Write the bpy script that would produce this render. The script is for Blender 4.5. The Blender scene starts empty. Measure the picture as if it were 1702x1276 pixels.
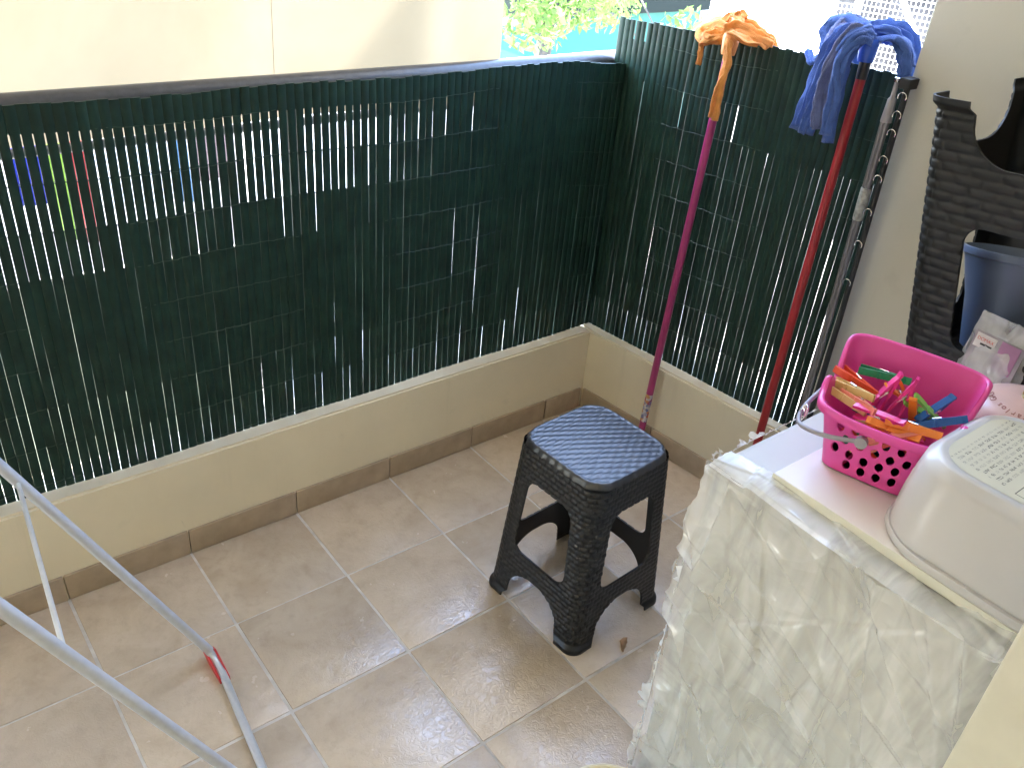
import bpy, bmesh, math, random
import numpy as np
from mathutils import Vector, Matrix, noise as mnoise
random.seed(7)
rng = np.random.default_rng(7)
scn = bpy.context.scene
COL = scn.collection
rad = math.radians

# ------------------------------------------------------------------ camera
cam_d = bpy.data.cameras.new('camera')
cam = bpy.data.objects.new('camera', cam_d)
COL.objects.link(cam)
cam_d.sensor_width = 36.0
cam_d.lens = 36.0 * 1450.85 / 1702.0
cam_d.clip_start = 0.02
cam_d.clip_end = 500
cx_ = Vector((0.78793354, -0.61009025, 0.08337045))
cy_ = Vector((0.26920494, 0.46307494, 0.84444674))
cz_ = Vector((-0.55379549, -0.64292417, 0.52911158))
M = Matrix((cx_, cy_, cz_)).transposed().to_4x4()
M.translation = Vector((-0.48586, -1.49156, 1.65586))
cam.matrix_world = M
scn.camera = cam

# ------------------------------------------------------------------ sky, sun, exposure
SUN_EL, SUN_AZ = rad(68), math.atan2(-0.93, 0.36)       # azimuth from +Y towards +X
world = bpy.data.worlds.new('World')
scn.world = world
world.use_nodes = True
wn = world.node_tree
sky = wn.nodes.new('ShaderNodeTexSky')
sky.sky_type = 'NISHITA'
sky.sun_disc = False
sky.sun_elevation = SUN_EL
sky.sun_rotation = SUN_AZ
sky.dust_density = 1.5
bg = wn.nodes['Background']
bg.inputs['Strength'].default_value = 0.15
wn.links.new(sky.outputs[0], bg.inputs['Color'])
sd = bpy.data.lights.new('sun', 'SUN')
sd.energy = 3.0
sd.angle = rad(0.55)
sd.color = (1.0, 0.95, 0.87)
so = bpy.data.objects.new('sun', sd)
COL.objects.link(so)
sdir = Vector((math.sin(SUN_AZ) * math.cos(SUN_EL), math.cos(SUN_AZ) * math.cos(SUN_EL), math.sin(SUN_EL)))
so.rotation_euler = sdir.to_track_quat('Z', 'Y').to_euler()
so.location = sdir * 20
scn.view_settings.view_transform = 'Standard'
scn.view_settings.look = 'None'
scn.view_settings.exposure = 4.8
scn.view_settings.gamma = 1.0
scn.view_settings.use_curve_mapping = False
scn.render.engine = 'CYCLES'
scn.cycles.use_denoising = True
scn.cycles.max_bounces = 12
scn.cycles.diffuse_bounces = 6
scn.cycles.transparent_max_bounces = 16
scn.cycles.sample_clamp_indirect = 6.0

# ------------------------------------------------------------------ helpers: objects
def tag(o, label=None, cat=None, group=None, kind=None):
    if label: o['label'] = label
    if cat: o['category'] = cat
    if group: o['group'] = group
    if kind: o['kind'] = kind
    return o

def thing(name, label, cat, loc=(0, 0, 0), rotz=0.0, group=None):
    o = bpy.data.objects.new(name, None)
    COL.objects.link(o)
    o.empty_display_size = 0.05
    o.location = loc
    o.rotation_euler = (0, 0, rotz)
    return tag(o, label, cat, group)

def mk(name, verts, faces, mat, parent=None, smooth=True, uv=None, sharp=38):
    me = bpy.data.meshes.new(name)
    me.from_pydata([tuple(map(float, v)) for v in verts], [], [tuple(map(int, f)) for f in faces])
    me.materials.append(mat)
    if uv is not None:
        l = me.uv_layers.new(name='UVMap')
        vi = np.empty(len(me.loops), dtype=np.int32)
        me.loops.foreach_get('vertex_index', vi)
        l.data.foreach_set('uv', np.asarray(uv, dtype=np.float32)[vi].ravel())
    if smooth:
        me.polygons.foreach_set('use_smooth', [True] * len(me.polygons))
        if sharp: me.set_sharp_from_angle(angle=rad(sharp))
    me.update()
    return link(name, me, parent)

def link(name, me, parent=None):
    o = bpy.data.objects.new(name, me)
    COL.objects.link(o)
    if parent: o.parent = parent
    return o

class MB:
    """collects shapes into one mesh"""
    def __init__(s): s.v = []; s.f = []
    def add(s, v, f):
        n = len(s.v)
        s.v += [tuple(p) for p in v]
        s.f += [tuple(i + n for i in q) for q in f]
        return s
    def box(s, lo, hi, b=0.0):
        s.add(*boxvf(lo, hi, b)); return s
    def tube(s, pts, r, n=10, cap=True):
        s.add(*tubevf(pts, r, n, cap)); return s
    def build(s, name, mat, parent=None, smooth=True, sharp=38):
        return mk(name, s.v, s.f, mat, parent, smooth, None, sharp)

def boxvf(lo, hi, b=0.0):
    bm = bmesh.new()
    bmesh.ops.create_cube(bm, size=1.0)
    lo, hi = Vector(lo), Vector(hi)
    for v in bm.verts:
        v.co = Vector([lo[i] + (v.co[i] + .5) * (hi[i] - lo[i]) for i in range(3)])
    if b > 0:
        bmesh.ops.bevel(bm, geom=list(bm.edges), offset=b, segments=2, affect='EDGES', profile=.6)
    bm.verts.index_update()
    v = [tuple(x.co) for x in bm.verts]
    f = [tuple(x.index for x in q.verts) for q in bm.faces]
    bm.free()
    return v, f

def frames(P):
    P = [Vector(p) for p in P]
    T = []
    for i in range(len(P)):
        a = P[max(i - 1, 0)]; c = P[min(i + 1, len(P) - 1)]
        T.append((c - a).normalized())
    up = Vector((0, 0, 1)) if abs(T[0].z) < .9 else Vector((1, 0, 0))
    n = (up - T[0] * up.dot(T[0])).normalized()
    out = []
    for i in range(len(P)):
        n = (n - T[i] * n.dot(T[i])).normalized()
        out.append((P[i], T[i], n, T[i].cross(n)))
    return out

def tubevf(pts, r, n=10, cap=True):
    fr = frames(pts)
    R = r if isinstance(r, (list, tuple, np.ndarray)) else [r] * len(pts)
    v = []; f = []
    for (p, t, a, b), rr in zip(fr, R):
        for k in range(n):
            th = 2 * math.pi * k / n
            v.append(tuple(p + a * (math.cos(th) * rr) + b * (math.sin(th) * rr)))
    for i in range(len(pts) - 1):
        for k in range(n):
            f.append((i * n + k, i * n + (k + 1) % n, (i + 1) * n + (k + 1) % n, (i + 1) * n + k))
    if cap:
        f.append(tuple(range(n))[::-1])
        f.append(tuple(range((len(pts) - 1) * n, len(pts) * n)))
    return v, f

def spline(P, m=8):
    P = [np.array(p, float) for p in P]
    Q = [2 * P[0] - P[1]] + P + [2 * P[-1] - P[-2]]
    out = []
    for i in range(1, len(Q) - 2):
        for k in range(m):
            t = k / m
            a, b, c, d = Q[i - 1], Q[i], Q[i + 1], Q[i + 2]
            out.append(.5 * (2 * b + (c - a) * t + (2 * a - 5 * b + 4 * c - d) * t * t + (3 * b - a - 3 * c + d) * t ** 3))
    out.append(P[-1])
    return out

def loft(rings, close_first=False, close_last=False):
    """rings: list of equally long closed rings"""
    n = len(rings[0]); v = []; f = []
    for r in rings: v += [tuple(p) for p in r]
    for i in range(len(rings) - 1):
        for k in range(n):
            f.append((i * n + k, i * n + (k + 1) % n, (i + 1) * n + (k + 1) % n, (i + 1) * n + k))
    if close_first: f.append(tuple(range(n))[::-1])
    if close_last: f.append(tuple(range((len(rings) - 1) * n, len(rings) * n)))
    return v, f

def rrect(a, b, r, z, n=12, c=(0, 0)):
    """rounded rectangle ring, half sizes a, b"""
    r = min(r, a, b); out = []
    for sx, sy, t0 in ((1, 1, 0), (-1, 1, 90), (-1, -1, 180), (1, -1, 270)):
        for k in range(n):
            t = rad(t0 + 90 * k / (n - 1))
            out.append((c[0] + sx * (a - r) + r * math.cos(t), c[1] + sy * (b - r) + r * math.sin(t), z))
    return out

def fbm(P, s, o=4, off=0.0):
    return np.array([mnoise.fractal(Vector((p[0] * s + off, p[1] * s + off * 1.7, p[2] * s - off)), 1.0, 2.1, o) for p in P])

# ------------------------------------------------------------------ helpers: materials
class MT:
    def __init__(s, name):
        s.m = bpy.data.materials.new(name); s.m.use_nodes = True
        s.t = s.m.node_tree; s.b = s.t.nodes['Principled BSDF']; s.out = s.t.nodes['Material Output']
    def n(s, typ, **k):
        q = s.t.nodes.new(typ)
        for a, v in k.items(): setattr(q, a, v)
        return q
    def l(s, a, b): s.t.links.new(a, b)
    def coord(s, kind='Object', scale=(1, 1, 1)):
        tc = s.n('ShaderNodeTexCoord'); mp = s.n('ShaderNodeMapping')
        mp.inputs['Scale'].default_value = scale
        s.l(tc.outputs[kind], mp.inputs['Vector'])
        return mp.outputs[0]
    def noise(s, vec, scale, detail=4, rough=.55, dist=0.0):
        q = s.n('ShaderNodeTexNoise')
        q.inputs['Scale'].default_value = scale; q.inputs['Detail'].default_value = detail
        q.inputs['Roughness'].default_value = rough; q.inputs['Distortion'].default_value = dist
        if vec is not None: s.l(vec, q.inputs['Vector'])
        return q.outputs['Fac']
    def ramp(s, fac, stops):
        q = s.n('ShaderNodeValToRGB'); e = q.color_ramp.elements
        while len(e) < len(stops): e.new(0.5)
        for i, (p, c) in enumerate(stops):
            e[i].position = p; e[i].color = (*c, 1) if len(c) == 3 else c
        s.l(fac, q.inputs[0]); return q.outputs[0]
    def mix(s, fac, a, b, typ='MIX'):
        q = s.n('ShaderNodeMix', data_type='RGBA', blend_type=typ)
        for sock, v in ((0, fac), (6, a), (7, b)):
            if hasattr(v, 'links') or hasattr(v, 'is_linked'): s.l(v, q.inputs[sock])
            else: q.inputs[sock].default_value = (*v, 1) if isinstance(v, (tuple, list)) and len(v) == 3 else v
        return q.outputs[2]
    def math(s, op, a, b=None):
        q = s.n('ShaderNodeMath', operation=op)
        for i, v in enumerate((a, b)):
            if v is None: continue
            if hasattr(v, 'is_linked'): s.l(v, q.inputs[i])
            else: q.inputs[i].default_value = v
        return q.outputs[0]
    def bump(s, h, strength=.3, dist=.002):
        q = s.n('ShaderNodeBump'); q.inputs['Strength'].default_value = strength; q.inputs['Distance'].default_value = dist
        s.l(h, q.inputs['Height']); s.l(q.outputs[0], s.b.inputs['Normal']); return q
    def base(s, c):
        if hasattr(c, 'is_linked'): s.l(c, s.b.inputs['Base Color'])
        else: s.b.inputs['Base Color'].default_value = (*c, 1)
        return s
    def set(s, rough=None, spec=None, metal=None, **k):
        if rough is not None:
            if hasattr(rough, 'is_linked'): s.l(rough, s.b.inputs['Roughness'])
            else: s.b.inputs['Roughness'].default_value = rough
        if spec is not None: s.b.inputs['Specular IOR Level'].default_value = spec
        if metal is not None: s.b.inputs['Metallic'].default_value = metal
        for a, v in k.items(): s.b.inputs[a.replace('_', ' ')].default_value = v
        return s

def simple(name, c, rough=.5, var=.12, scale=25, bump=0.0, bdist=.001, spec=.5, metal=0.0, bscale=None, **k):
    m = MT(name); v = m.coord()
    f = m.noise(v, scale, 5)
    lo = tuple(x * (1 - var) for x in c); hi = tuple(min(1, x * (1 + var)) for x in c)
    m.base(m.ramp(f, [(.3, lo), (.7, hi)])).set(rough, spec, metal, **k)
    if bump: m.bump(m.noise(v, bscale or scale * 4, 6), bump, bdist)
    return m.m

def mat_tile():
    m = MT('glazed_tile')
    tc = m.n('ShaderNodeTexCoord'); oi = m.n('ShaderNodeObjectInfo')
    off = m.n('ShaderNodeVectorMath', operation='SCALE'); off.inputs[0].default_value = (31, 17, 5)
    m.l(oi.outputs['Random'], off.inputs['Scale'])
    add = m.n('ShaderNodeVectorMath', operation='ADD')
    m.l(tc.outputs['Object'], add.inputs[0]); m.l(off.outputs[0], add.inputs[1])
    v = add.outputs[0]
    n1 = m.noise(v, 9, 6, .6, .6); n2 = m.noise(v, 38, 5, .6)
    c = m.ramp(n1, [(.25, (.47, .37, .265)), (.55, (.56, .455, .34)), (.8, (.62, .515, .40))])
    c = m.mix(m.math('MULTIPLY', m.ramp(n2, [(.5, (0, 0, 0)), (.75, (1, 1, 1))]), .35), c, (.38, .29, .205))
    val = m.math('MULTIPLY_ADD', oi.outputs['Random'], .17); m.t.nodes[-1].inputs[2].default_value = .91
    c2 = m.n('ShaderNodeVectorMath', operation='SCALE'); m.l(c, c2.inputs[0]); m.l(val, c2.inputs['Scale'])
    m.base(c2.outputs[0])
    r = m.noise(v, 24, 3)
    m.set(m.math('MULTIPLY_ADD', r, .16)); m.t.nodes[-1].inputs[2].default_value = .16
    # chipped-slate relief
    a = m.noise(v, 52, 3, .5, 1.4); b = m.noise(v, 110, 3, .5, .8)
    rid = m.math('ABSOLUTE', m.math('SUBTRACT', a, .5))
    h = m.math('ADD', m.ramp(rid, [(0, (0, 0, 0)), (.07, (.8, .8, .8)), (.25, (1, 1, 1))]), m.math('MULTIPLY', b, .8))
    m.bump(h, .23, .0018)
    m.set(spec=.95)
    return m.m

def mat_wall(name, c, stain=.1):
    m = MT(name); v = m.coord()
    n = m.noise(v, 2.2, 6, .6); n2 = m.noise(v, 14, 5)
    k = m.mix(m.ramp(n, [(.35, (0, 0, 0)), (.75, (1, 1, 1))]), c, tuple(x * (1 - stain) for x in c))
    k = m.mix(m.ramp(n2, [(.62, (0, 0, 0)), (.8, (.5, .5, .5))]), k, tuple(x * .8 for x in c))
    dr = m.noise(m.coord('Object', (26, 26, 1.6)), 1.0, 5, .65)
    k = m.mix(m.math('MULTIPLY', m.ramp(dr, [(.60, (0, 0, 0)), (.78, (1, 1, 1))]), .22), k, tuple(x * .62 for x in c))
    sc = m.noise(v, 7, 8, .75, 2.0)
    k = m.mix(m.math('MULTIPLY', m.ramp(sc, [(.68, (0, 0, 0)), (.74, (1, 1, 1))]), .35), k, (.30, .26, .20))
    m.base(k).set(.62, .35)
    m.bump(m.noise(v, 130, 4), .22, .0015)
    return m.m

def mat_cloth(name, c, rough=.9, transl=0.0, var=.25, bs=420):
    m = MT(name); v = m.coord()
    n = m.noise(v, 30, 5)
    m.base(m.ramp(n, [(.3, tuple(x * (1 - var) for x in c)), (.7, tuple(min(1, x * (1 + var)) for x in c))])).set(rough, .2)
    m.b.inputs['Sheen Weight'].default_value = .25
    m.bump(m.noise(v, bs, 3), .8, .003)
    if transl:
        t = m.n('ShaderNodeBsdfTranslucent'); t.inputs[0].default_value = (*c, 1)
        x = m.n('ShaderNodeMixShader'); x.inputs[0].default_value = transl
        m.l(m.b.outputs[0], x.inputs[1]); m.l(t.outputs[0], x.inputs[2]); m.l(x.outputs[0], m.out.inputs[0])
    return m.m

def mat_film():
    m = MT('clear_film')
    tc = m.n('ShaderNodeTexCoord'); mp = m.n('ShaderNodeMapping')
    mp.inputs['Rotation'].default_value = (rad(35), 0, 0); mp.inputs['Scale'].default_value = (6, 22, 5)
    m.l(tc.outputs['Object'], mp.inputs['Vector'])
    n = m.noise(mp.outputs[0], .6, 4, .55, .6)
    warp = m.n('ShaderNodeVectorMath', operation='MULTIPLY_ADD')
    nz = m.n('ShaderNodeTexNoise'); nz.inputs['Scale'].default_value = 4.0; m.l(tc.outputs['Object'], nz.inputs['Vector'])
    m.l(nz.outputs['Color'], warp.inputs[0]); warp.inputs[1].default_value = (.10, .10, .10); m.l(tc.outputs['Object'], warp.inputs[2])
    mp2 = m.n('ShaderNodeMapping'); mp2.inputs['Rotation'].default_value = (rad(38), 0, 0); mp2.inputs['Scale'].default_value = (1, 1.0, 2.6)
    m.l(warp.outputs[0], mp2.inputs['Vector'])
    hs_ = []
    for sc, wt in ((3.0, 1.5), (7.0, .55), (17.0, .16)):
        vo = m.n('ShaderNodeTexVoronoi'); vo.inputs['Scale'].default_value = sc
        m.l(mp2.outputs[0], vo.inputs['Vector'])
        hs_.append(m.math('MULTIPLY', vo.outputs['Distance'], wt))
    h = m.math('ADD', m.math('ADD', hs_[0], hs_[1]), hs_[2])
    m.base((.86, .87, .87)).set(.10, .8)
    m.bump(h, .75, .026)
    tr = m.n('ShaderNodeBsdfTransparent'); tr.inputs[0].default_value = (.97, .97, .96, 1)
    x = m.n('ShaderNodeMixShader')
    m.l(m.ramp(n, [(.38, (.24, .24, .24)), (.62, (.58, .58, .58))]), x.inputs[0])
    m.l(tr.outputs[0], x.inputs[1]); m.l(m.b.outputs[0], x.inputs[2]); m.l(x.outputs[0], m.out.inputs[0])
    return m.m

def mat_awning():
    m = MT('canvas'); v = m.coord()
    n = m.noise(v, 3.0, 5, .6, .5)
    c = m.ramp(n, [(.3, (.28, .225, .145)), (.7, (.33, .27, .18))])
    m.base(c).set(.85, .2)
    m.bump(m.noise(v, 500, 2), .1, .001)
    t = m.n('ShaderNodeBsdfTranslucent'); m.l(c, t.inputs[0])
    x = m.n('ShaderNodeMixShader'); x.inputs[0].default_value = .24
    m.l(m.b.outputs[0], x.inputs[1]); m.l(t.outputs[0], x.inputs[2]); m.l(x.outputs[0], m.out.inputs[0])
    return m.m

def mat_pink():
    m = MT('pink_plastic'); v = m.coord()
    c = m.ramp(m.noise(v, 12, 3), [(.3, (.82, .095, .40)), (.7, (.88, .12, .46))])
    m.base(c).set(.3, .5)
    t = m.n('ShaderNodeBsdfTranslucent'); t.inputs[0].default_value = (.9, .08, .45, 1)
    x = m.n('ShaderNodeMixShader'); x.inputs[0].default_value = .22
    m.l(m.b.outputs[0], x.inputs[1]); m.l(t.outputs[0], x.inputs[2]); m.l(x.outputs[0], m.out.inputs[0])
    return m.m

def mat_tub():
    m = MT('milky_plastic'); v = m.coord()
    m.base(m.ramp(m.noise(v, 6, 4), [(.3, (.64, .62, .61)), (.7, (.70, .68, .675))])).set(.28, .5)
    t = m.n('ShaderNodeBsdfTranslucent'); t.inputs[0].default_value = (.75, .73, .72, 1)
    x = m.n('ShaderNodeMixShader'); x.inputs[0].default_value = .2
    m.l(m.b.outputs[0], x.inputs[1]); m.l(t.outputs[0], x.inputs[2]); m.l(x.outputs[0], m.out.inputs[0])
    return m.m

def mat_print():
    """off-white paper with lines of small illegible type"""
    m = MT('printed_paper')
    v = m.coord('UV')
    br = m.n('ShaderNodeTexBrick')
    br.inputs['Color1'].default_value = (.04, .04, .035, 1); br.inputs['Color2'].default_value = (.42, .40, .32, 1)
    br.inputs['Mortar'].default_value = (.62, .59, .47, 1)
    br.inputs['Scale'].default_value = 1.0; br.inputs['Brick Width'].default_value = .019; br.inputs['Row Height'].default_value = .0092
    br.inputs['Mortar Size'].default_value = .0024; br.inputs['Mortar Smooth'].default_value = .15; br.inputs['Bias'].default_value = .1
    br.offset = .37; br.squash = .6; br.squash_frequency = 3
    m.l(v, br.inputs['Vector'])
    letters = m.noise(v, 420, 1)
    txt = m.mix(m.ramp(letters, [(.42, (0, 0, 0)), (.56, (1, 1, 1))]), br.outputs[0], (.60, .57, .46))
    sx = m.n('ShaderNodeSeparateXYZ'); m.l(v, sx.inputs[0])
    def inside(x0, x1, y0, y1):
        a = m.math('MULTIPLY', m.math('GREATER_THAN', sx.outputs[0], x0), m.math('LESS_THAN', sx.outputs[0], x1))
        b = m.math('MULTIPLY', m.math('GREATER_THAN', sx.outputs[1], y0), m.math('LESS_THAN', sx.outputs[1], y1))
        return m.math('MULTIPLY', a, b)
    paper = (.62, .59, .47)
    c = m.mix(inside(-.085, .085, .01, .088), paper, txt)
    frame = m.math('SUBTRACT', inside(-.09, .0, -.095, -.005), inside(-.0888, -.0012, -.0938, -.0062))
    c = m.mix(inside(-.082, -.01, -.088, -.014), c, txt)
    c = m.mix(frame, c, (.06, .06, .06))
    m.base(c).set(.35, .5)
    return m.m

def mat_sticker():
    m = MT('printed_sticker'); v = m.coord()
    vo = m.n('ShaderNodeTexVoronoi'); vo.inputs['Scale'].default_value = 90; m.l(v, vo.inputs['Vector'])
    s = m.n('ShaderNodeSeparateColor'); m.l(vo.outputs['Color'], s.inputs[0])
    m.base(m.ramp(s.outputs[0], [(0, (.7, .65, .6)), (.35, (.45, .42, .5)), (.55, (.05, .07, .28)), (.75, (.55, .07, .06)), (.95, (.6, .4, .15))])).set(.4)
    return m.m

def mat_leaf(name, c, transl=.35):
    m = MT(name); v = m.coord()
    n = m.noise(v, 3.5, 4)
    k = m.ramp(n, [(.3, tuple(x * .6 for x in c)), (.7, tuple(x * 1.35 for x in c))])
    m.base(k).set(.5, .4)
    t = m.n('ShaderNodeBsdfTranslucent'); m.l(k, t.inputs[0])
    x = m.n('ShaderNodeMixShader'); x.inputs[0].default_value = transl
    m.l(m.b.outputs[0], x.inputs[1]); m.l(t.outputs[0], x.inputs[2]); m.l(x.outputs[0], m.out.inputs[0])
    return m.m

TILE = mat_tile()
GROUT = simple('grout', (.56, .52, .47), .8, .22, 18, .3)
CREAM = mat_wall('cream_paint', (.77, .685, .51), .13)
SHADECREAM = mat_wall('shaded_cream_paint', (.555, .52, .43), .06)  # cream toned down: the side wall's shade is put into the colour
WHITEP = mat_wall('white_ceiling_paint', (.75, .73, .68), .05)
SKIRT = simple('skirting_tile', (.37, .285, .20), .38, .18, 14, .25, .0015)
SLAT = simple('green_slat', (.0075, .029, .021), .52, .3, 18, .2, .001, spec=.28, bscale=200)
WIRE = simple('green_wire', (.02, .05, .04), .4)
RAIL = simple('dark_rail_paint', (.045, .045, .05), .28, .2, 60, .1)
STOOL = simple('black_plastic', (.009, .0092, .010), .42, .15, 20, .08, .0005, spec=.5)
SEATM = simple('black_plastic_skylit', (.014, .015, .018), .40, .15, 20, .08, .0005, spec=1.0)  # lighter, bluer copy of the stool plastic; sky sheen put into its colour
STOOL2 = simple('charcoal_plastic', (.014, .0135, .013), .45, .15, 20, .08, .0005, spec=.4)
PINKH = simple('magenta_handle', (.36, .035, .15), .35)
REDH = simple('red_handle', (.33, .018, .022), .35)
ORANGE = mat_cloth('orange_cloth', (.80, .36, .10), transl=.3)
ORANGEP = simple('orange_plastic', (.75, .28, .08), .4)
BLUEC = mat_cloth('blue_cloth', (.075, .15, .46), transl=.12)
BLUEG = mat_cloth('soiled_blue_cloth', (.14, .17, .34), transl=.1)
BLUEP = simple('blue_plastic', (.03, .10, .55), .3)
BLACKP = simple('black_ferrule', (.02, .02, .022), .4)
GREYP = simple('grey_plastic', (.30, .28, .30), .45)
GREYM = simple('grey_metal', (.20, .19, .20), .35, metal=.4)
DARKM = simple('dark_fabric', (.02, .02, .022), .6)
CHROME = simple('bright_steel', (.8, .8, .8), .18, .02, metal=1.0)
TUBE = simple('grey_tube_paint', (.52, .54, .60), .35, .05, 60)
STEELW = simple('pale_steel_tube', (.62, .63, .64), .28, .05, 60, metal=.35)
REDP = simple('red_plastic', (.55, .025, .03), .35)
BOXW = simple('off_white_enamel', (.53, .525, .49), .5, .08, 3)
BOARD = simple('white_melamine', (.82, .79, .765), .28, .03, 8)
BOARDE = simple('cream_board_edge', (.70, .68, .58), .5, .04, 8)
FILM = mat_film()
PINK = mat_pink()
TUB = mat_tub()
PRINT = mat_print()
CAN = simple('dusty_pink_enamel', (.62, .42, .38), .3, .06, 10)
CANTXT = simple('faded_red_ink', (.33, .11, .09), .5)
BRASS = simple('brass', (.6, .45, .2), .3, metal=.9)
BUCK = simple('slate_blue_plastic', (.13, .165, .24), .38, .08, 8)
PACKL = simple('grey_purple_label', (.20, .17, .19), .3, .35, 30)
WHITEINK = simple('white_ink', (.62, .6, .58), .5)
REDINK = simple('red_ink', (.55, .07, .04), .5)
PURPLE = simple('purple_ink', (.32, .14, .26), .4)
DOORP = simple('cream_door_paint', (.66, .64, .53), .45, .07, 9, .12, .001, bscale=90)
BOWLM = simple('pale_yellow_plastic', (.75, .68, .48), .35)
LEAFD = simple('dry_leaf', (.36, .22, .12), .7, .35, 60)
STICK = mat_sticker()
CANVAS = mat_awning()
SEAM = simple('seam_thread', (.24, .20, .14), .9)

# ------------------------------------------------------------------ the setting: outdoors ground
GZ = -3.0
def sheet(name, x0, x1, y0, y1, z, mat):
    return tag(mk(name, [(x0, y0, z), (x1, y0, z), (x1, y1, z), (x0, y1, z)], [(0, 1, 2, 3)], mat, smooth=False), kind='structure')
CONC = simple('pale_concrete', (.42, .40, .37), .85, .18, 1.5, .2)
ASPH = simple('asphalt', (.055, .055, .058), .85, .25, 2.5, .3)
sheet('ground', -150, 150, -40, 220, GZ, CONC)
sheet('lawn', -30, 4.2, .6, 8.5, GZ + .004, simple('garden_soil', (.028, .034, .020), .95, .4, 1.2, .3))
sheet('road', -150, 7, 8.6, 16.5, GZ + .004, ASPH)

# floor: grout bed and single tiles
S = 0.30
WA = 0.294                                   # inner face of the long parapet
bed = MB().box((-3.0, -2.1, -.20), (1.70, .42, -.0016)).build('floor', GROUT, smooth=False)
tag(bed, kind='structure')
tv, tf = boxvf((-.1466, -.1466, -.010), (.1466, .1466, 0), .0020)
tile_me = None
for i in range(-6, 5):
    for j in range(-1, 7):
        cx0 = (i + .5) * S; cy0 = -(j + .5) * S
        if j == -1: cy0 = .1475
        if cy0 < -2.0: continue
        if tile_me is None:
            t = mk('floor_tile', tv, tf, TILE, bed, sharp=30); tile_me = t.data
        else:
            t = link('floor_tile', tile_me, bed)
        t.location = (cx0 + random.uniform(-.0007, .0007), cy0 + random.uniform(-.0007, .0007), random.uniform(-.0006, .0006))
        t.rotation_euler = (random.uniform(-.0012, .0012), random.uniform(-.0012, .0012), random.choice((0, 1, 2, 3)) * math.pi / 2 + random.uniform(-.002, .002))

# parapet walls
def wall_piece(name, label, verts2d, z0, z1, mat, cat='wall'):
    n = len(verts2d)
    bm = bmesh.new()
    lo = [bm.verts.new((x, y, z0)) for x, y in verts2d]; hi = [bm.verts.new((x, y, z1)) for x, y in verts2d]
    for k in range(n): bm.faces.new((lo[k], lo[(k + 1) % n], hi[(k + 1) % n], hi[k]))
    top = bm.faces.new(hi); bm.faces.new(lo[::-1])
    bmesh.ops.recalc_face_normals(bm, faces=bm.faces)
    bmesh.ops.bevel(bm, geom=list(top.edges), offset=.006, segments=2, affect='EDGES')
    me = bpy.data.meshes.new(name); bm.to_mesh(me); bm.free(); me.materials.append(mat)
    return tag(link(name, me), label, cat)
PH = 0.293
SL = 0.109                                  # slant of the short parapet: x grows as y falls
bx = lambda y: 1.372 + SL * (WA - y)
wl = wall_piece('parapet_wall', 'long low cream parapet wall below the green slat screen beside the tile floor', [(-3, WA), (1.372, WA), (1.372 - .0, WA + .13), (-3, WA + .13)], -.2, PH, CREAM)
wr = wall_piece('parapet_wall', 'short low cream parapet wall under the screen with the two mops', [(1.374, WA + .13), (bx(WA) + .001, WA), (bx(-.60), -.60), (bx(-.60) + .13, -.60), (1.50, WA + .13)], -.2, PH, CREAM)
# skirting: single tiles, 75 mm high
sv, sf = boxvf((-.1485, -.008, .0005), (.1485, 0, .075), .0015)
sk_me = None
for i in range(-10, 5):
    if sk_me is None:
        o = mk('skirting_tile', sv, sf, SKIRT, wl, sharp=30); sk_me = o.data
    else: o = link('skirting_tile', sk_me, wl)
    o.location = ((i + .5) * S, WA, random.uniform(0, .001))
    o.rotation_euler = (0, 0, random.uniform(-.003, .003))
    if i == 4: o.scale.x = .52; o.location.x = 4 * S + .5 * (1.372 - 4 * S) - .004
for k in range(3):
    y = WA - .008 - .15 - .30 * k
    o = link('skirting_tile', sk_me, wr)
    o.location = (bx(y), y, 0)
    o.rotation_euler = (0, 0, -math.pi / 2 + math.atan(SL))
# side wall / column at the right, house wall behind, unseen end wall added to block side light, ceiling
tag(MB().box((1.46, -2.1, -.2), (1.75, -.477, 2.7), .004).build('side_wall', SHADECREAM, smooth=False), 'tall plain beige wall behind the upturned stool and bucket', 'wall')
tag(MB().box((-3.0, -2.3, -.2), (1.75, -2.1, 2.7)).build('house_wall', CREAM, smooth=False), 'plain cream house wall along the inner side of the balcony', 'wall')
tag(MB().box((-3.2, -2.1, -.2), (-3.0, .45, 2.7)).build('added_end_wall', CREAM, smooth=False), 'added cream wall closing the far end of the balcony against side light', 'wall')
tag(MB().box((-3.2, -2.3, 2.7), (1.80, .62, 2.86)).build('ceiling', WHITEP, smooth=False), kind='structure')

# ------------------------------------------------------------------ handrail
hr = thing('handrail', 'dark round metal handrail running behind the long green screen', 'handrail', (0, .415, 0))
MB().tube([(-3, 0, 1.162), (1.46, 0, 1.120)], .030, 20).build('rail', RAIL, hr)
for x in (-2.0, -.8, .4, 1.40):
    MB().tube([(x, 0, PH), (x, 0, 1.14 - .0094 * x)], .016, 12).build('post', RAIL, hr)

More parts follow.
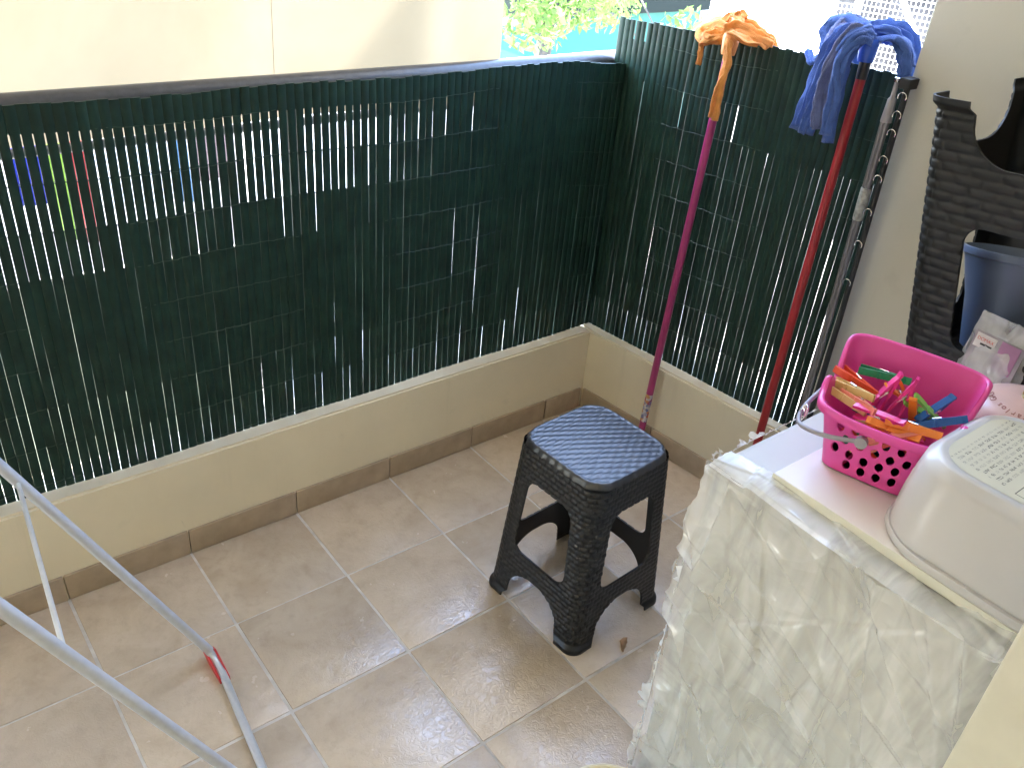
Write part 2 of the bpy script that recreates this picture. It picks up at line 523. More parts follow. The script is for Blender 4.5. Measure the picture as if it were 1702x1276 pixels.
# ------------------------------------------------------------------ slat screens
def slat_screen(name, label, n, pitch, origin, direction, ztop, gapf, seed, width_jit=.0006):
    """single slats threaded on wires; gapf(d, z) = gap to the next slat in metres"""
    r = random.Random(seed)
    d = Vector((direction[0], direction[1], 0)).normalized(); nn = Vector((-d.y, d.x, 0))
    root = thing(name, label, 'screen', (origin[0], origin[1], 0))
    zs = [PH + .003 + (1.18 - PH) * k / 22 for k in range(23)]
    wob = r.uniform(0, 10)
    for i in range(n):
        s = i * pitch
        zt = ztop(s) + r.uniform(-.0025, .0025)
        zb = PH + r.uniform(.0004, .0012)
        v = []; f = []; sway = r.uniform(-.001, .001); bow = r.uniform(-.0012, .0012); tw = r.uniform(-.012, .012)
        wz = sorted(z for z in (ztop(s) - .055 - .1 * k for k in range(9)) if zb + .01 < z < zt - .01)
        bands = list(zip([zb] + wz, wz + [zt]))
        rows = []
        for bi, (z0, z1) in enumerate(bands):
            gg = [gapf(s - pitch / 2, (z0 + z1) / 2), gapf(s + pitch / 2, (z0 + z1) / 2)]
            if bi: rows.append((z0, [min(x, 0.0) for x in gg]))
            rows.append((z0 + (.0022 if bi else 0), gg)); rows.append(((z0 + z1) / 2, [x + .0002 * math.sin(bi * 7 + i * 3) for x in gg])); rows.append((z1 - (.0022 if bi < len(bands) - 1 else 0), gg))
        m = len(rows) - 1
        for k, (z, (g0, g1)) in enumerate(rows):
            left = s - pitch / 2 + g0 / 2; right = s + pitch / 2 - g1 / 2
            c = .0008 * math.sin(z * 9 + i * 1.7 + wob) + sway * (z - .7)
            y0 = (.0003 if i % 2 else -.0003) + bow * .15 * math.sin(z * 5 + i) + .0030 * math.sin(i * .21 + wob + z)
            w = (right - left) / 2; mid = (left + right) / 2 + c * .4
            for a, b in ((-1, -.0012), (-.8, -.0024), (0, -.0031), (.8, -.0024), (1, -.0012), (1, .0014), (-1, .0014)):
                p = d * (mid + a * w) - nn * (y0 - b * 1.0 + tw * a * w * .5)
                v.append((p.x, p.y, z))
        for k in range(m):
            for q in range(7):
                f.append((k * 7 + q, k * 7 + (q + 1) % 7, (k + 1) * 7 + (q + 1) % 7, (k + 1) * 7 + q))
        f.append(tuple(range(7))[::-1]); f.append(tuple(range(m * 7, m * 7 + 7)))
        mk('slat', v, f, SLAT, root, sharp=50)
    # wires weaving through
    z = 0
    L = (n - 1) * pitch
    for k in range(9):
        dz = .055 + .1 * k
        P = []
        for i in range(n * 2):
            s = -pitch / 2 + i * pitch / 2
            side = .0040 if i % 2 else .0012
            p = d * min(s, L + pitch / 2) + nn * (-side if True else side)
            zz = ztop(s) - dz + .0025 * math.sin(i * .13 + k) + .001 * math.sin(i * 1.1 + k * 2)
            P.append((-p.x * 0 + p.x, p.y, zz))
        MB().tube(P, .0007, 5).build('wire', WIRE, root)
    return root

def hsh(a, b=0.0):
    return (math.sin(a * 127.1 + b * 311.7) * 43758.5453) % 1.0
def sm(e0, e1, x):
    t = min(1, max(0, (x - e0) / (e1 - e0))); return t * t * (3 - 2 * t)
PA = .0206
XA0 = -1.20
def gapA(s, z):
    x = XA0 + s
    k = round((s) / PA - .5)
    h = hsh(k); h2 = hsh(k, 3.1)
    band = int((1.16 - z) / .1 + .5)
    hb = hsh(k, band * 1.37 + .2)
    left = 1 - sm(.42, .85, x + .22 * (h - .5))
    g = -.0005
    if 1.01 < z < 1.105: g = left * .0029 + (1 - left) * (.0004 if h2 > .35 else -.0004)
    elif .91 < z <= 1.01: g = left * (.0024 if hb > .12 else .0006) - (1 - left) * .0004
    elif .81 < z <= .91: g = left * (.0011 if hb > .4 else .0001) - (1 - left) * .0004
    elif z < 1.105 and h > .14: g = .0001 + .00035 * h2 * (.4 + .6 * hb)
    if z < .36: g = max(g, .0007 + .0005 * hb)
    elif z < .47: g = max(g, .0003 + .0006 * hb)
    elif z < .57: g = max(g, -.0002 + .0007 * hb)
    if z < 1.105:
        mid = sm(.42, .60, x) * (1 - sm(.88, 1.0, x)); cor = sm(.95, 1.12, x) * (1 - sm(.98, 1.08, z))
        g += mid * (.0003 + .0006 * (h2 > .35) * (.4 + .6 * h)) + cor * (.0004 + .0006 * (h > .35) * (.5 + .5 * h2))
    return g
slat_screen('slat_screen', 'long dark green slat screen standing on the parapet below the rounded rail', int((1.425 - XA0) / PA), PA, (XA0, WA + .046), (1, 0),
            lambda s: 1.164 - .0100 * max(0, XA0 + s + .2) + .003 * math.sin(s * 3.1) + .0035 * math.sin(s * 9) - .012 * sm(1.2, 1.4, XA0 + s), gapA, 3)
PB = .0196
def gapB(s, z):
    k = round(s / PB - .5)
    h = hsh(k, 1.3); h2 = hsh(k, 7.7)
    hb = hsh(k, int((1.3 - z) / .1) * 1.9 + 4)
    g = -.0005
    if z < 1.06:
        if h > .15: g = .0002 + .0006 * h2
        if s > .35 and h > .3: g += .0004
    if z < .40: g = max(g, .0004) + .0005 + .0003 * hb
    elif z < .55: g += .0003
    g += (k in (2, 4)) * .0070 * (z > 1.2)
    g += (k in (12, 21)) * .0016 * (z > 1.02)
    return g
ob = Vector((bx(WA + .05) + .040, WA + .085, 0))
slat_screen('slat_screen', 'shorter taller dark green slat screen that the two mops lean against', 48, PB, (ob.x, ob.y), (SL, -1),
            lambda s: 1.252 + .030 * s + .002 * math.sin(s * 14), gapB, 5)

# ------------------------------------------------------------------ cream awning
aw = thing('drop_awning', 'cream canvas drop awning hanging outside the handrail', 'awning', (0, .53, 0))
NX, NZ = 180, 60
X0, X1, Z0, Z1 = -3.1, 1.075, 1.02, 2.72
V = []; F = []
for j in range(NZ + 1):
    for i in range(NX + 1):
        x = X0 + (X1 - X0) * i / NX; z = Z0 + (Z1 - Z0) * j / NZ
        low = 1 - (z - Z0) / (Z1 - Z0)
        y = .022 * math.sin(x * 3.1 + .7 * z) * low + .010 * math.sin(x * 8.3 - 3 * z) * low * low
        y += .014 * math.exp(-((x - (.98 - .25 * (z - 1.0))) / .07) ** 2) * low - .010 * math.exp(-((x - (.78 + .35 * (z - 1.0))) / .09) ** 2) * low
        y += .003 * math.exp(-((x - .55 - .9 * (z - 1.05)) / .035) ** 2) * low ** 2
        V.append((x, y, z))
for j in range(NZ):
    for i in range(NX):
        a = j * (NX + 1) + i
        F.append((a, a + 1, a + NX + 2, a + NX + 1))
c = mk('canvas', V, F, CANVAS, aw, sharp=0)
for sx in (.425, -.55):
    MB().tube([(sx + .0 * k, .022 * math.sin(sx * 3.1 + .7 * z) * (1 - (z - Z0) / (Z1 - Z0)) + .010 * math.sin(sx * 8.3 - 3 * z) * (1 - (z - Z0) / (Z1 - Z0)) ** 2 - .001, z) for k, z in enumerate(np.linspace(Z0, Z1, 40))], .0006, 6).build('seam', SEAM, aw)
MB().tube([(X0, .0, Z0 - .008), (X1, .0, Z0 - .008)], .011, 10).build('bottom_bar', GREYM, aw)

# ------------------------------------------------------------------ rattan-pattern stools
def clip_poly(P, D):
    out = []
    n = len(P)
    for i in range(n):
        a, b = P[i], P[(i + 1) % n]; da, db = D[i], D[(i + 1) % n]
        if da >= 0: out.append((a, False))
        if (da >= 0) != (db >= 0):
            t = da / (da - db)
            out.append((tuple(a[q] + (b[q] - a[q]) * t for q in range(2)), True))
    return out

def make_stool(root, row=.0135, strand=.022, H=.477, cell=.0028, relief=.0022, foot=.159, top=.132, arm=.054, footarm=.076, win=(.168, .385), archz=.108, fade=.004, mat=None):
    mat = mat or STOOL
    a_of = lambda z: foot + (top - foot) * (z / H) + .007 * (1 - sm(.010, .022, z))
    r_of = lambda z: .034 + .012 * z / H
    US = .74                                      # share of a side that is straight
    def place(t, z, off):
        side = int(math.floor(t)) % 4; u = (t - math.floor(t)) * 2 - 1
        a = a_of(z) + off; r = r_of(z) + off * .5
        if abs(u) <= US: x, y = u / US * (a - r), -a
        else:
            th = (abs(u) - US) / (1 - US) * math.pi / 4
            x = math.copysign((a - r) + r * math.sin(th), u); y = -a + r - r * math.cos(th)
        c, s_ = ((1, 0), (0, 1), (-1, 0), (0, -1))[side]
        return (x * c - y * s_, x * s_ + y * c, z)
    def half(z):
        a = a_of(z); r = r_of(z); return (a - r) + r * math.pi / 4
    def sdf(t, z):
        u = (t - math.floor(t)) * 2 - 1
        L = half(z); q = abs(u) * L
        # window
        w = L - arm - .006 * (1 - z / H); zc, hh, rr = (win[0] + win[1]) / 2, (win[1] - win[0]) / 2, .032
        dx = q - w + rr; dz = abs(z - zc) - hh + rr
        wd = math.hypot(max(dx, 0), max(dz, 0)) + min(max(dx, dz), 0) - rr
        # arch between the feet
        w2 = L - footarm - fade * sm(.03, .13, z); z2, rr2 = archz, .058
        dx = q - w2 + rr2 * .9; dz = z - z2 + rr2
        arch = math.hypot(max(dx, 0), max(dz, 0)) + min(max(dx, dz), 0) - rr2
        return min(wd, arch)
    def weave(t, z, amp):
        if z < .024: return 0.0
        Lp = foot + top
        Lp -= .03
        k = math.floor(z / row); fz = z / row - k
        nb = max(1, round(Lp / strand)); q = (t % 1.0) * nb + .5 * (k % 2); fu = q - math.floor(q)
        ez = min(fz, 1 - fz); eu = min(fu, 1 - fu)
        e = sm(0, .26, ez) * sm(0, .14, eu) * (.75 + .25 * math.sin(math.pi * fu))
        return amp * e
    NT = int(4 * (foot + top - .02) / cell / 4) * 4; NZ = int((H - .012) / cell)
    tt = [i * 4 / NT for i in range(NT + 1)]; zz = [(H - .012) * j / NZ for j in range(NZ + 1)]
    Dg = [[sdf((t + 1e-9) % 4, z) for t in tt] for z in zz]
    parts = {}
    def part(t, z):
        side = int(t) % 4; u = (t - math.floor(t)) * 2 - 1
        if z > win[1] + .004: return ('apron', 0)
        L = half(z)
        if abs(u) * L < L - arm - .004 - .018 * sm(.03, .13, z) * (1 - sm(.17, .2, z)) and .05 < z < win[0] + .03: return ('crossbar', side)
        return ('leg', (side + (1 if u > 0 else 0)) % 4)
    def P(key):
        return parts.setdefault(key, dict(v=[], f=[], ix={}))
    def vid(p, t, z, inner):
        k = (round((t % 4) * 1e5), round(z * 1e6), inner)
        if k not in p['ix']:
            p['ix'][k] = len(p['v'])
            p['v'].append(place(t % 4, z, -.0032 if inner else weave(t, z, relief)))
        return p['ix'][k]
    for j in range(NZ):
        for i in range(NT):
            D = [Dg[j][i], Dg[j][i + 1], Dg[j + 1][i + 1], Dg[j + 1][i]]
            if max(D) < 0: continue
            Q = [(tt[i], zz[j]), (tt[i + 1], zz[j]), (tt[i + 1], zz[j + 1]), (tt[i], zz[j + 1])]
            p = P(part((tt[i] + tt[i + 1]) / 2, (zz[j] + zz[j + 1]) / 2))
            C = clip_poly(Q, D) if min(D) < 0 else [(q, False) for q in Q]
            if len(C) < 3: continue
            o = [vid(p, q[0], q[1], False) for q, _ in C]; n_ = [vid(p, q[0], q[1], True) for q, _ in C]
            if len(set(o)) < 3: continue
            p['f'].append(tuple(o)); p['f'].append(tuple(n_[::-1]))
            m = len(C)
            for k in range(m):
                if (C[k][1] and C[(k + 1) % m][1]) or (j == 0 and C[k][0][1] == 0 and C[(k + 1) % m][0][1] == 0):
                    p['f'].append((o[(k + 1) % m], o[k], n_[k], n_[(k + 1) % m]))
    for (nm, k), p in sorted(parts.items()):
        mk(nm, p['v'], p['f'], mat, root, sharp=60)
    # seat: rounded square plate with woven relief, rolled edge
    N = 96; V = []; F = []
    A = a_of(H)
    def disc(u, v):
        m = max(abs(u), abs(v)); 
        if m < 1e-6: return (0, 0)
        # squircle-like mapping
        q = (abs(u) ** 6 + abs(v) ** 6) ** (1 / 6) if m > 0 else 1
        s_ = m / q
        s_ = 1 - (1 - s_) * 1.35
        return (u * s_, v * s_)
    for j in range(N + 1):
        for i in range(N + 1):
            u = i / N * 2 - 1; v = j / N * 2 - 1
            x, y = disc(u, v); m = max(abs(u), abs(v))
            z = H + .002 * (1 - m * m)
            X, Y = x * A, y * A
            k = math.floor((Y + .5) / .0105); fy = (Y + .5) / .0105 - k
            w = (abs(math.sin(math.pi * fy)) ** .5) * (.3 + .7 * (.5 + .5 * math.cos(2 * math.pi * X / .034 + math.pi * (k % 2) + .8 * fy)))
            z += .0022 * w * (1 - sm(.90, .95, m)) + .0022 * sm(.90, .94, m) * (1 - sm(.955, 1, m))
            e = max(0, (m - .93) / .07)
            z -= .014 * (1 - math.sqrt(max(0, 1 - e * e)))
            ed = 1 + .006 * sm(.9, 1, m) * math.sin(34 * math.atan2(v, u))
            V.append((X * 1.022 * ed, Y * 1.022 * ed, z))
    for j in range(N):
        for i in range(N):
            a = j * (N + 1) + i
            F.append((a, a + 1, a + N + 2, a + N + 1))
    mk('seat', V, F, SEATM if mat is STOOL else mat, root, sharp=0)

st = thing('plastic_stool', 'black woven-pattern plastic stool standing upright on the tile floor', 'stool', (.764, -.364, 0), rad(3.5))
make_stool(st)
st2 = thing('plastic_stool', 'black woven-pattern plastic stool turned upside down against the beige wall', 'stool')
make_stool(st2, row=.0175, strand=.040, H=.50, cell=.0029, relief=.0019, foot=.200, top=.160, arm=.090, footarm=.094, win=(.205, .440), archz=.10, fade=.004, mat=STOOL2)
st2.rotation_euler = (math.pi - rad(4.8), 0, rad(1))
st2.location = (1.253, -.932, 1.358)

# ------------------------------------------------------------------ clothes airer (tube frame)
ar = thing('clothes_airer', 'grey tubular clothes airer with red foot joint standing on the tiles', 'clothes airer', (-.1, -.28, 0))
AO = Vector((-.1, -.28, 0))
def rel(P): return [tuple(Vector(p) - AO) for p in P]
dv = Vector((-.416, 0, .9094))
for y0, fx in ((-.0714, -.086), (-.4993, -.121)):
    b = Vector((fx, y0, .022)); sgn = 1 if y0 > -.3 else -1
    MB().tube(rel([b + dv * .012, b + dv * .5, b + dv * 1.04]), .0102, 16).build('leg', TUBE, ar)
bar = [Vector((-.094, -.0714, .036)), Vector((-.0885, -.078, .022)), Vector((-.0862, -.092, .013)), Vector((-.0855, -.13, .0112)), Vector((-.105, -.33, .0112)), Vector((-.1185, -.475, .0112)), Vector((-.120, -.490, .016)), Vector((-.125, -.4985, .030))]
MB().tube(rel(bar), .0088, 14).build('floor_bar', STEELW, ar)
for yy, k in ((-.088, 1), (-.482, -1)):
    f0 = Vector((-.0875 if k > 0 else -.119, yy, .0))
    mb = MB()
    for sx in (-1, 1):
        P = [(-.034, .020), (-.018, .027), (.012, .022), (.058, .013), (.062, .004), (-.006, .003), (-.034, .012)]
        lo = [tuple(f0 + Vector((sx * .0078 + .1 * -u * k * -1 * 0, -u * k, z)) - AO) for u, z in P]
        hi = [tuple(Vector(p) + Vector((sx * .0042, 0, 0))) for p in lo]
        n = len(P); mb.add(lo + hi, [tuple(range(n)), tuple(range(n, 2 * n))[::-1]] + [(a, (a + 1) % n, n + (a + 1) % n, n + a) for a in range(n)])
    mb.box(tuple(f0 + Vector((-.011, -.052 if k > 0 else -.010, .0005)) - AO), tuple(f0 + Vector((.011, .010 if k > 0 else .052, .0032)) - AO))
    mb.build('foot_joint', REDP, ar, smooth=False)
def on_leg(y0, fx, z): return Vector((fx, y0, .022)) + dv * ((z - .022) / dv.z)
a_ = on_leg(-.0714, -.086, .640); b_ = on_leg(-.4993, -.121, .640)
MB().tube(rel([a_, b_]), .0042, 10).build('cross_rod', STEELW, ar)
a_ = on_leg(-.0714, -.086, .955); b_ = on_leg(-.4993, -.121, .955)
MB().tube(rel([a_, b_]), .0075, 10).build('top_bar', TUBE, ar)
# crossing frame
dv2 = Vector((.416, 0, .9094)); piv = on_leg(-.09, -.10, .86)
for y0 in (-.095, -.476):
    p = Vector((piv.x, y0, .86))
    MB().tube(rel([p - dv2 * ((.86 - .011) / dv2.z), p + dv2 * .10]), .0102, 14).build('leg', TUBE, ar)
q0 = Vector((piv.x, 0, .86)) - dv2 * ((.86 - .011) / dv2.z)
MB().tube(rel([(q0.x, -.095, .011), (q0.x, -.476, .011)]), .0088, 12).build('floor_bar', STEELW, ar)

# ------------------------------------------------------------------ mops
def ribbon(P, w, nrm=(-1, -.5, .3), th=.0045, m=7, twist=0.0, seed=0):
    r = random.Random(seed)
    Q = [Vector(p) for p in spline(P, m)]
    n0 = Vector(nrm).normalized(); V = []; F = []; K = len(Q)
    for i, p in enumerate(Q):
        t = (Q[min(i + 1, K - 1)] - Q[max(i - 1, 0)]).normalized()
        side = t.cross(n0)
        if side.length < .2: side = t.cross(Vector((0, .3, 1)))
        side.normalize(); nn = side.cross(t)
        a = twist * i / K + .25 * math.sin(i * .5 + seed)
        sd_ = side * math.cos(a) + nn * math.sin(a); up = sd_.cross(t)
        ww = w / 2 * (.72 + .28 * sm(0, .25, i / K)) * (1 + .10 * math.sin(i * 1.3 + seed * 2))
        for (x, z) in ((-1, 0), (-.9, .5), (-.4, .75), (0, .55), (.4, .75), (.9, .5), (1, 0), (.9, -.5), (.3, -.3), (-.3, -.3), (-.9, -.5)):
            fold = .22 * ww * math.cos(x * 3.0 + seed)
            jit = r.uniform(-.0009, .0009)
            V.append(tuple(p + sd_ * (x * ww + jit) + up * (z * th + fold + jit)))
    n = 11
    for i in range(K - 1):
        for k in range(n):
            F.append((i * n + k, i * n + (k + 1) % n, (i + 1) * n + (k + 1) % n, (i + 1) * n + k))
    F.append(tuple(range(n))[::-1]); F.append(tuple(range((K - 1) * n, K * n)))
    return V, F

def mop(name, label, base, top, hmat, smat, strands, sock, colm):
    root = thing(name, label, 'mop', base)
    B = Vector(base)
    R_ = lambda L: [tuple(Vector(p) - B) for p in L]
    t = (Vector(top) - B)
    MB().tube([(0, 0, 0), tuple(t * .5), tuple(t)], .0112, 16).build('handle', hmat, root)
    s0, s1 = Vector(sock[0]), Vector(sock[1])
    MB().tube(R_([s0, s0.lerp(s1, .15), s0.lerp(s1, .8), s1]), [.017, .019, .022, .019], 12).build('socket', smat, root)
    jr = random.Random(len(strands))
    extra = [([tuple(Vector(p) + Vector((jr.uniform(-.006, .004), jr.uniform(-.012, .012), jr.uniform(-.006, .006))) * min(1, k * .6)) for k, p in enumerate(P)], w * .55, nrm, cm) for P, w, nrm, cm in strands if len(P) > 3]
    for i, (P, w, nrm, cm) in enumerate(list(strands) + extra):
        v, f = ribbon(R_(P), w, nrm, seed=i + 1)
        mk('strand', v, f, cm, root, sharp=0)
    return root
FR = (-1, -.5, .4)
o_base = Vector((1.362, -.0025, 0.0)); o_top = Vector((1.407, -.0088, 1.262))
UPN = (-.3, -.1, 1)
os_ = [
 ([(1.46, .015, 1.297), (1.425, .008, 1.285), (1.388, -.019, 1.262), (1.381, -.027, 1.218), (1.373, -.032, 1.152), (1.371, -.035, 1.076)], .021, FR, ORANGE),
 ([(1.45, .052, 1.279), (1.44, .092, 1.272), (1.42, .094, 1.248), (1.42, .093, 1.22), (1.425, .096, 1.184)], .015, FR, ORANGE),
 ([(1.42, .032, 1.285), (1.43, -.001, 1.296), (1.44, -.052, 1.288), (1.445, -.101, 1.272)], .032, FR, ORANGE),
 ([(1.45, .037, 1.279), (1.46, .032, 1.30), (1.47, .025, 1.324), (1.465, .006, 1.316)], .016, FR, ORANGE),
 ([(1.43, .013, 1.278), (1.435, .065, 1.289), (1.45, .122, 1.265), (1.425, .098, 1.249), (1.41, .022, 1.266)], .030, FR, ORANGE),
 ([(1.45, .039, 1.275), (1.48, .109, 1.29), (1.50, .140, 1.262), (1.50, .138, 1.22), (1.51, .12, 1.16)], .030, FR, ORANGE),
 ([(1.45, .042, 1.281), (1.48, .062, 1.298), (1.52, .10, 1.275), (1.53, .11, 1.20), (1.53, .10, 1.12)], .026, (1, 0, .4), ORANGE),
 ([(1.43, .04, 1.281), (1.47, .0, 1.300), (1.48, -.045, 1.282), (1.50, -.07, 1.26), (1.515, -.08, 1.18)], .03, FR, ORANGE),
 ([(1.42, .02, 1.272), (1.40, .04, 1.270), (1.395, .07, 1.258), (1.41, .09, 1.247)], .03, FR, ORANGE),
 ([(1.42, .01, 1.272), (1.40, -.015, 1.285), (1.41, -.05, 1.276), (1.435, -.07, 1.268)], .028, UPN, ORANGE),
 ([(1.43, .02, 1.28), (1.45, .01, 1.305), (1.47, .05, 1.315), (1.46, .075, 1.295)], .024, UPN, ORANGE),
]
om = mop('string_mop', 'orange cloth mop on a magenta handle leaning upside down on the slat screen', o_base, o_top, PINKH, ORANGEP, os_, ((1.4045, -.0085, 1.232), (1.409, -.006, 1.282)), ORANGE)
dd = (o_top - o_base)
MB().tube([tuple(dd * k) for k in (.088, .11, .14, .168)], .01155, 16, False).build('sticker', STICK, om)
r_top = Vector((1.417, -.383, 1.310)); r_vis = Vector((1.372, -.411, .305))
r_dir = (r_top - r_vis).normalized(); r_base = r_vis - r_dir * (.305 / r_dir.z)
bs_ = [
 ([(1.42, -.366, 1.354), (1.40, -.329, 1.356), (1.378, -.309, 1.312), (1.374, -.291, 1.214), (1.380, -.276, 1.118)], .034, FR, BLUEC),
 ([(1.42, -.372, 1.349), (1.385, -.344, 1.357), (1.360, -.331, 1.304), (1.358, -.318, 1.222), (1.365, -.315, 1.120)], .034, FR, BLUEC),
 ([(1.41, -.383, 1.345), (1.37, -.364, 1.357), (1.345, -.352, 1.304), (1.345, -.345, 1.224), (1.352, -.348, 1.146)], .036, FR, BLUEG),
 ([(1.40, -.394, 1.341), (1.365, -.380, 1.347), (1.340, -.371, 1.304), (1.340, -.374, 1.226), (1.352, -.374, 1.136)], .028, FR, BLUEC),
 ([(1.41, -.392, 1.350), (1.385, -.380, 1.352), (1.375, -.362, 1.302), (1.375, -.362, 1.239), (1.38, -.366, 1.112)], .026, FR, BLUEC),
 ([(1.44, -.350, 1.354), (1.45, -.285, 1.362), (1.44, -.257, 1.345), (1.42, -.277, 1.306), (1.405, -.291, 1.254)], .040, FR, BLUEC),
 ([(1.41, -.303, 1.316), (1.42, -.267, 1.285), (1.425, -.240, 1.266), (1.445, -.212, 1.284)], .020, FR, BLUEC),
 ([(1.43, -.370, 1.358), (1.44, -.408, 1.361), (1.445, -.440, 1.338), (1.442, -.462, 1.304), (1.442, -.470, 1.267)], .030, FR, BLUEC),
 ([(1.45, -.354, 1.359), (1.50, -.365, 1.358), (1.52, -.40, 1.350), (1.535, -.43, 1.30), (1.54, -.44, 1.22)], .045, FR, BLUEC),
 ([(1.45, -.354, 1.355), (1.46, -.385, 1.340), (1.515, -.42, 1.326), (1.53, -.431, 1.24)], .030, UPN, BLUEC),
 ([(1.44, -.354, 1.359), (1.46, -.309, 1.366), (1.44, -.286, 1.354), (1.405, -.294, 1.321), (1.385, -.305, 1.246), (1.385, -.300, 1.135)], .030, FR, BLUEG),
 ([(1.42, -.39, 1.345), (1.44, -.43, 1.355), (1.45, -.455, 1.335), (1.448, -.468, 1.30)], .034, UPN, BLUEC),
 ([(1.43, -.37, 1.352), (1.40, -.37, 1.366), (1.36, -.365, 1.350), (1.35, -.36, 1.32)], .036, UPN, BLUEC),
 ([(1.44, -.37, 1.356), (1.47, -.33, 1.368), (1.51, -.31, 1.34), (1.53, -.31, 1.25)], .036, UPN, BLUEC),
]
bmop = mop('string_mop', 'blue cloth mop on a red handle leaning upside down by the beige wall', r_base, tuple(r_vis + r_dir * .965), REDH, BLUEP, bs_, ((1.4105, -.386, 1.296), (1.414, -.382, 1.345)), BLUEC)
q = [r_vis + r_dir * s - r_base for s in (.955, .975, .995)]
MB().tube([tuple(p) for p in q], [.0122, .0128, .0135], 14).build('ferrule', BLACKP, bmop)

# telescopic pole and folded rack beside the wall
pb = Vector((1.425, -.496, 0))
pole = thing('extension_pole', 'grey ribbed extension pole with pale taped joint and pointed tip by the wall', 'pole', pb)
P1 = Vector((1.417, -.470, 1.281)) - pb
def along(s): return tuple(P1 * (s / 1.281))
for k, ang in enumerate((0, 120, 240)):
    off = Vector((math.cos(rad(ang)) * .0055, math.sin(rad(ang)) * .0055, 0))
    MB().tube([tuple(Vector(along(s)) + off) for s in (0, .6, 1.19)], .0058, 10).build('rod', GREYM, pole)
MB().tube([along(s) for s in (1.185, 1.19, 1.235, 1.24, 1.272)], [.0125, .0125, .0095, .0055, .005], 14).build('tip', GREYP, pole)
MB().tube([along(s) for s in (1.272, 1.274, 1.281, 1.283)], [.0055, .0068, .0068, .004], 12).build('end_cap', CHROME, pole)
MB().tube([along(s) for s in (.955, .958, 1.03, 1.033)], [.0122, .0132, .0132, .0122], 14).build('joint_tape', simple('taped_joint', (.34, .34, .32), .5, .4, 90), pole)
rk = thing('folded_rack', 'dark folded hanging rack with small steel hooks squeezed between pole and beige wall', 'rack', (1.43, -.512, 0))
mb = MB()
for k, (ox, oy) in enumerate(((0, 0), (.012, .006), (-.010, -.004))):
    MB().tube([(ox, oy, 0), (ox * .9, oy + .008, .7), (ox * .8, oy + .021, 1.262 + .006 * k)], .0068, 10).build('bar', DARKM, rk)
MB().box((-.020, .008, 1.262), (.018, .034, 1.285), .003).build('head', DARKM, rk)
for z in (1.245, 1.205, 1.165, 1.105, 1.06, .98, .90, .80):
    y = .0085 + .0165 * (z - .65)
    c = Vector((-.016, y, z))
    MB().tube([tuple(c + Vector((0, .010 * math.cos(a), .010 * math.sin(a)))) for a in np.linspace(-.5, 3.6, 10)], .0012, 6).build('hook', CHROME, rk)

# ------------------------------------------------------------------ film-wrapped box with things on top
HT = .83
BX0, BX1, BY0, BY1 = .525, 1.36, -1.62, -.840
wb = thing('wrapped_box', 'large white box wrapped in crumpled clear plastic film beside the stool', 'box', (BX0, BY1, 0))
O = Vector((BX0, BY1, 0))
MB().box((0, BY0 - BY1, 0), (BX1 - BX0, 0, HT - .003), .008).build('body', BOXW, wb, smooth=False)
def film_field(seed, n, w, h):
    r = random.Random(seed); L = []
    for k in range(n):
        ang = r.choice((r.gauss(-.62, .15), r.gauss(-.62, .2), r.gauss(-1.15, .25), r.uniform(-1.5, 1.5)))
        L.append((r.uniform(0, w), r.uniform(0, h), math.cos(ang), math.sin(ang), r.uniform(.12, .5), r.uniform(.003, .014) * r.choice((1, 1, -.6)), r.uniform(.002, .007), r.uniform(.02, .10)))
    return np.array(L)
def film_h(L, X, Y):
    """folds: steep on one side, long and soft on the other"""
    h = np.zeros_like(X)
    for x, y, c, s_, ln, a, w1, w2 in L:
        u = (X - x) * c + (Y - y) * s_; d = -(X - x) * s_ + (Y - y) * c + .010 * np.sin(u * 9 + x * 40)
        h += a * np.where(d > 0, np.exp(-(d / w2) ** 1.3), np.exp(-(d / w1) ** 2)) * np.exp(-(u / ln) ** 4)
    return h
W_, H_ = BY1 - BY0, HT
nu, nv = 330, 360
LF = np.vstack([film_field(11, 40, W_, H_), [[.25, .50, math.cos(-.55), math.sin(-.55), .42, .020, .003, .06], [.12, .30, math.cos(-.95), math.sin(-.95), .22, .018, .003, .05], [.055, .45, 0.05, -1.0, .45, .010, .002, .03], [.35, .28, math.cos(-.4), math.sin(-.4), .25, -.012, .004, .05]]])
U, Vv = np.meshgrid(np.linspace(0, W_, nu), np.linspace(0, H_, nv))
hh = film_h(LF, U, Vv)
LS = film_field(31, 70, W_, H_); LS[:, 4] *= .45; LS[:, 5] = np.sign(LS[:, 5]) * np.abs(LS[:, 5]) * .35; LS[:, 6] = .0018; LS[:, 7] = .010
hh = hh + film_h(LS, U, Vv)
big = np.array([mnoise.fractal(Vector((u * 3 + v, v * 3, 2.2)), 1, 2, 1) for u, v in zip(U.ravel(), Vv.ravel())]).reshape(U.shape)
hh = hh + .010 * big
hh = .003 + .5 * (hh + np.sqrt(hh * hh + 3e-5))
edge = np.exp(-U / .02)
# ragged left edge, bulging out past the box
V = []; F = []
flare = .016 * np.exp(-U / .03) * (1 + np.array([mnoise.fractal(Vector((3.3, v * 13, 1)), 1, 2, 4) for v in Vv[:, 0]])[:, None])
for j in range(nv):
    for i in range(nu):
        V.append((-hh[j, i] - .002, -U[j, i] + flare[j, i], Vv[j, i] * .999 + .0))
for j in range(nv - 1):
    for i in range(nu - 1):
        a = j * nu + i
        F.append((a, a + nu, a + nu + 1, a + 1))
mk('front_film', V, F, FILM, wb, sharp=0)
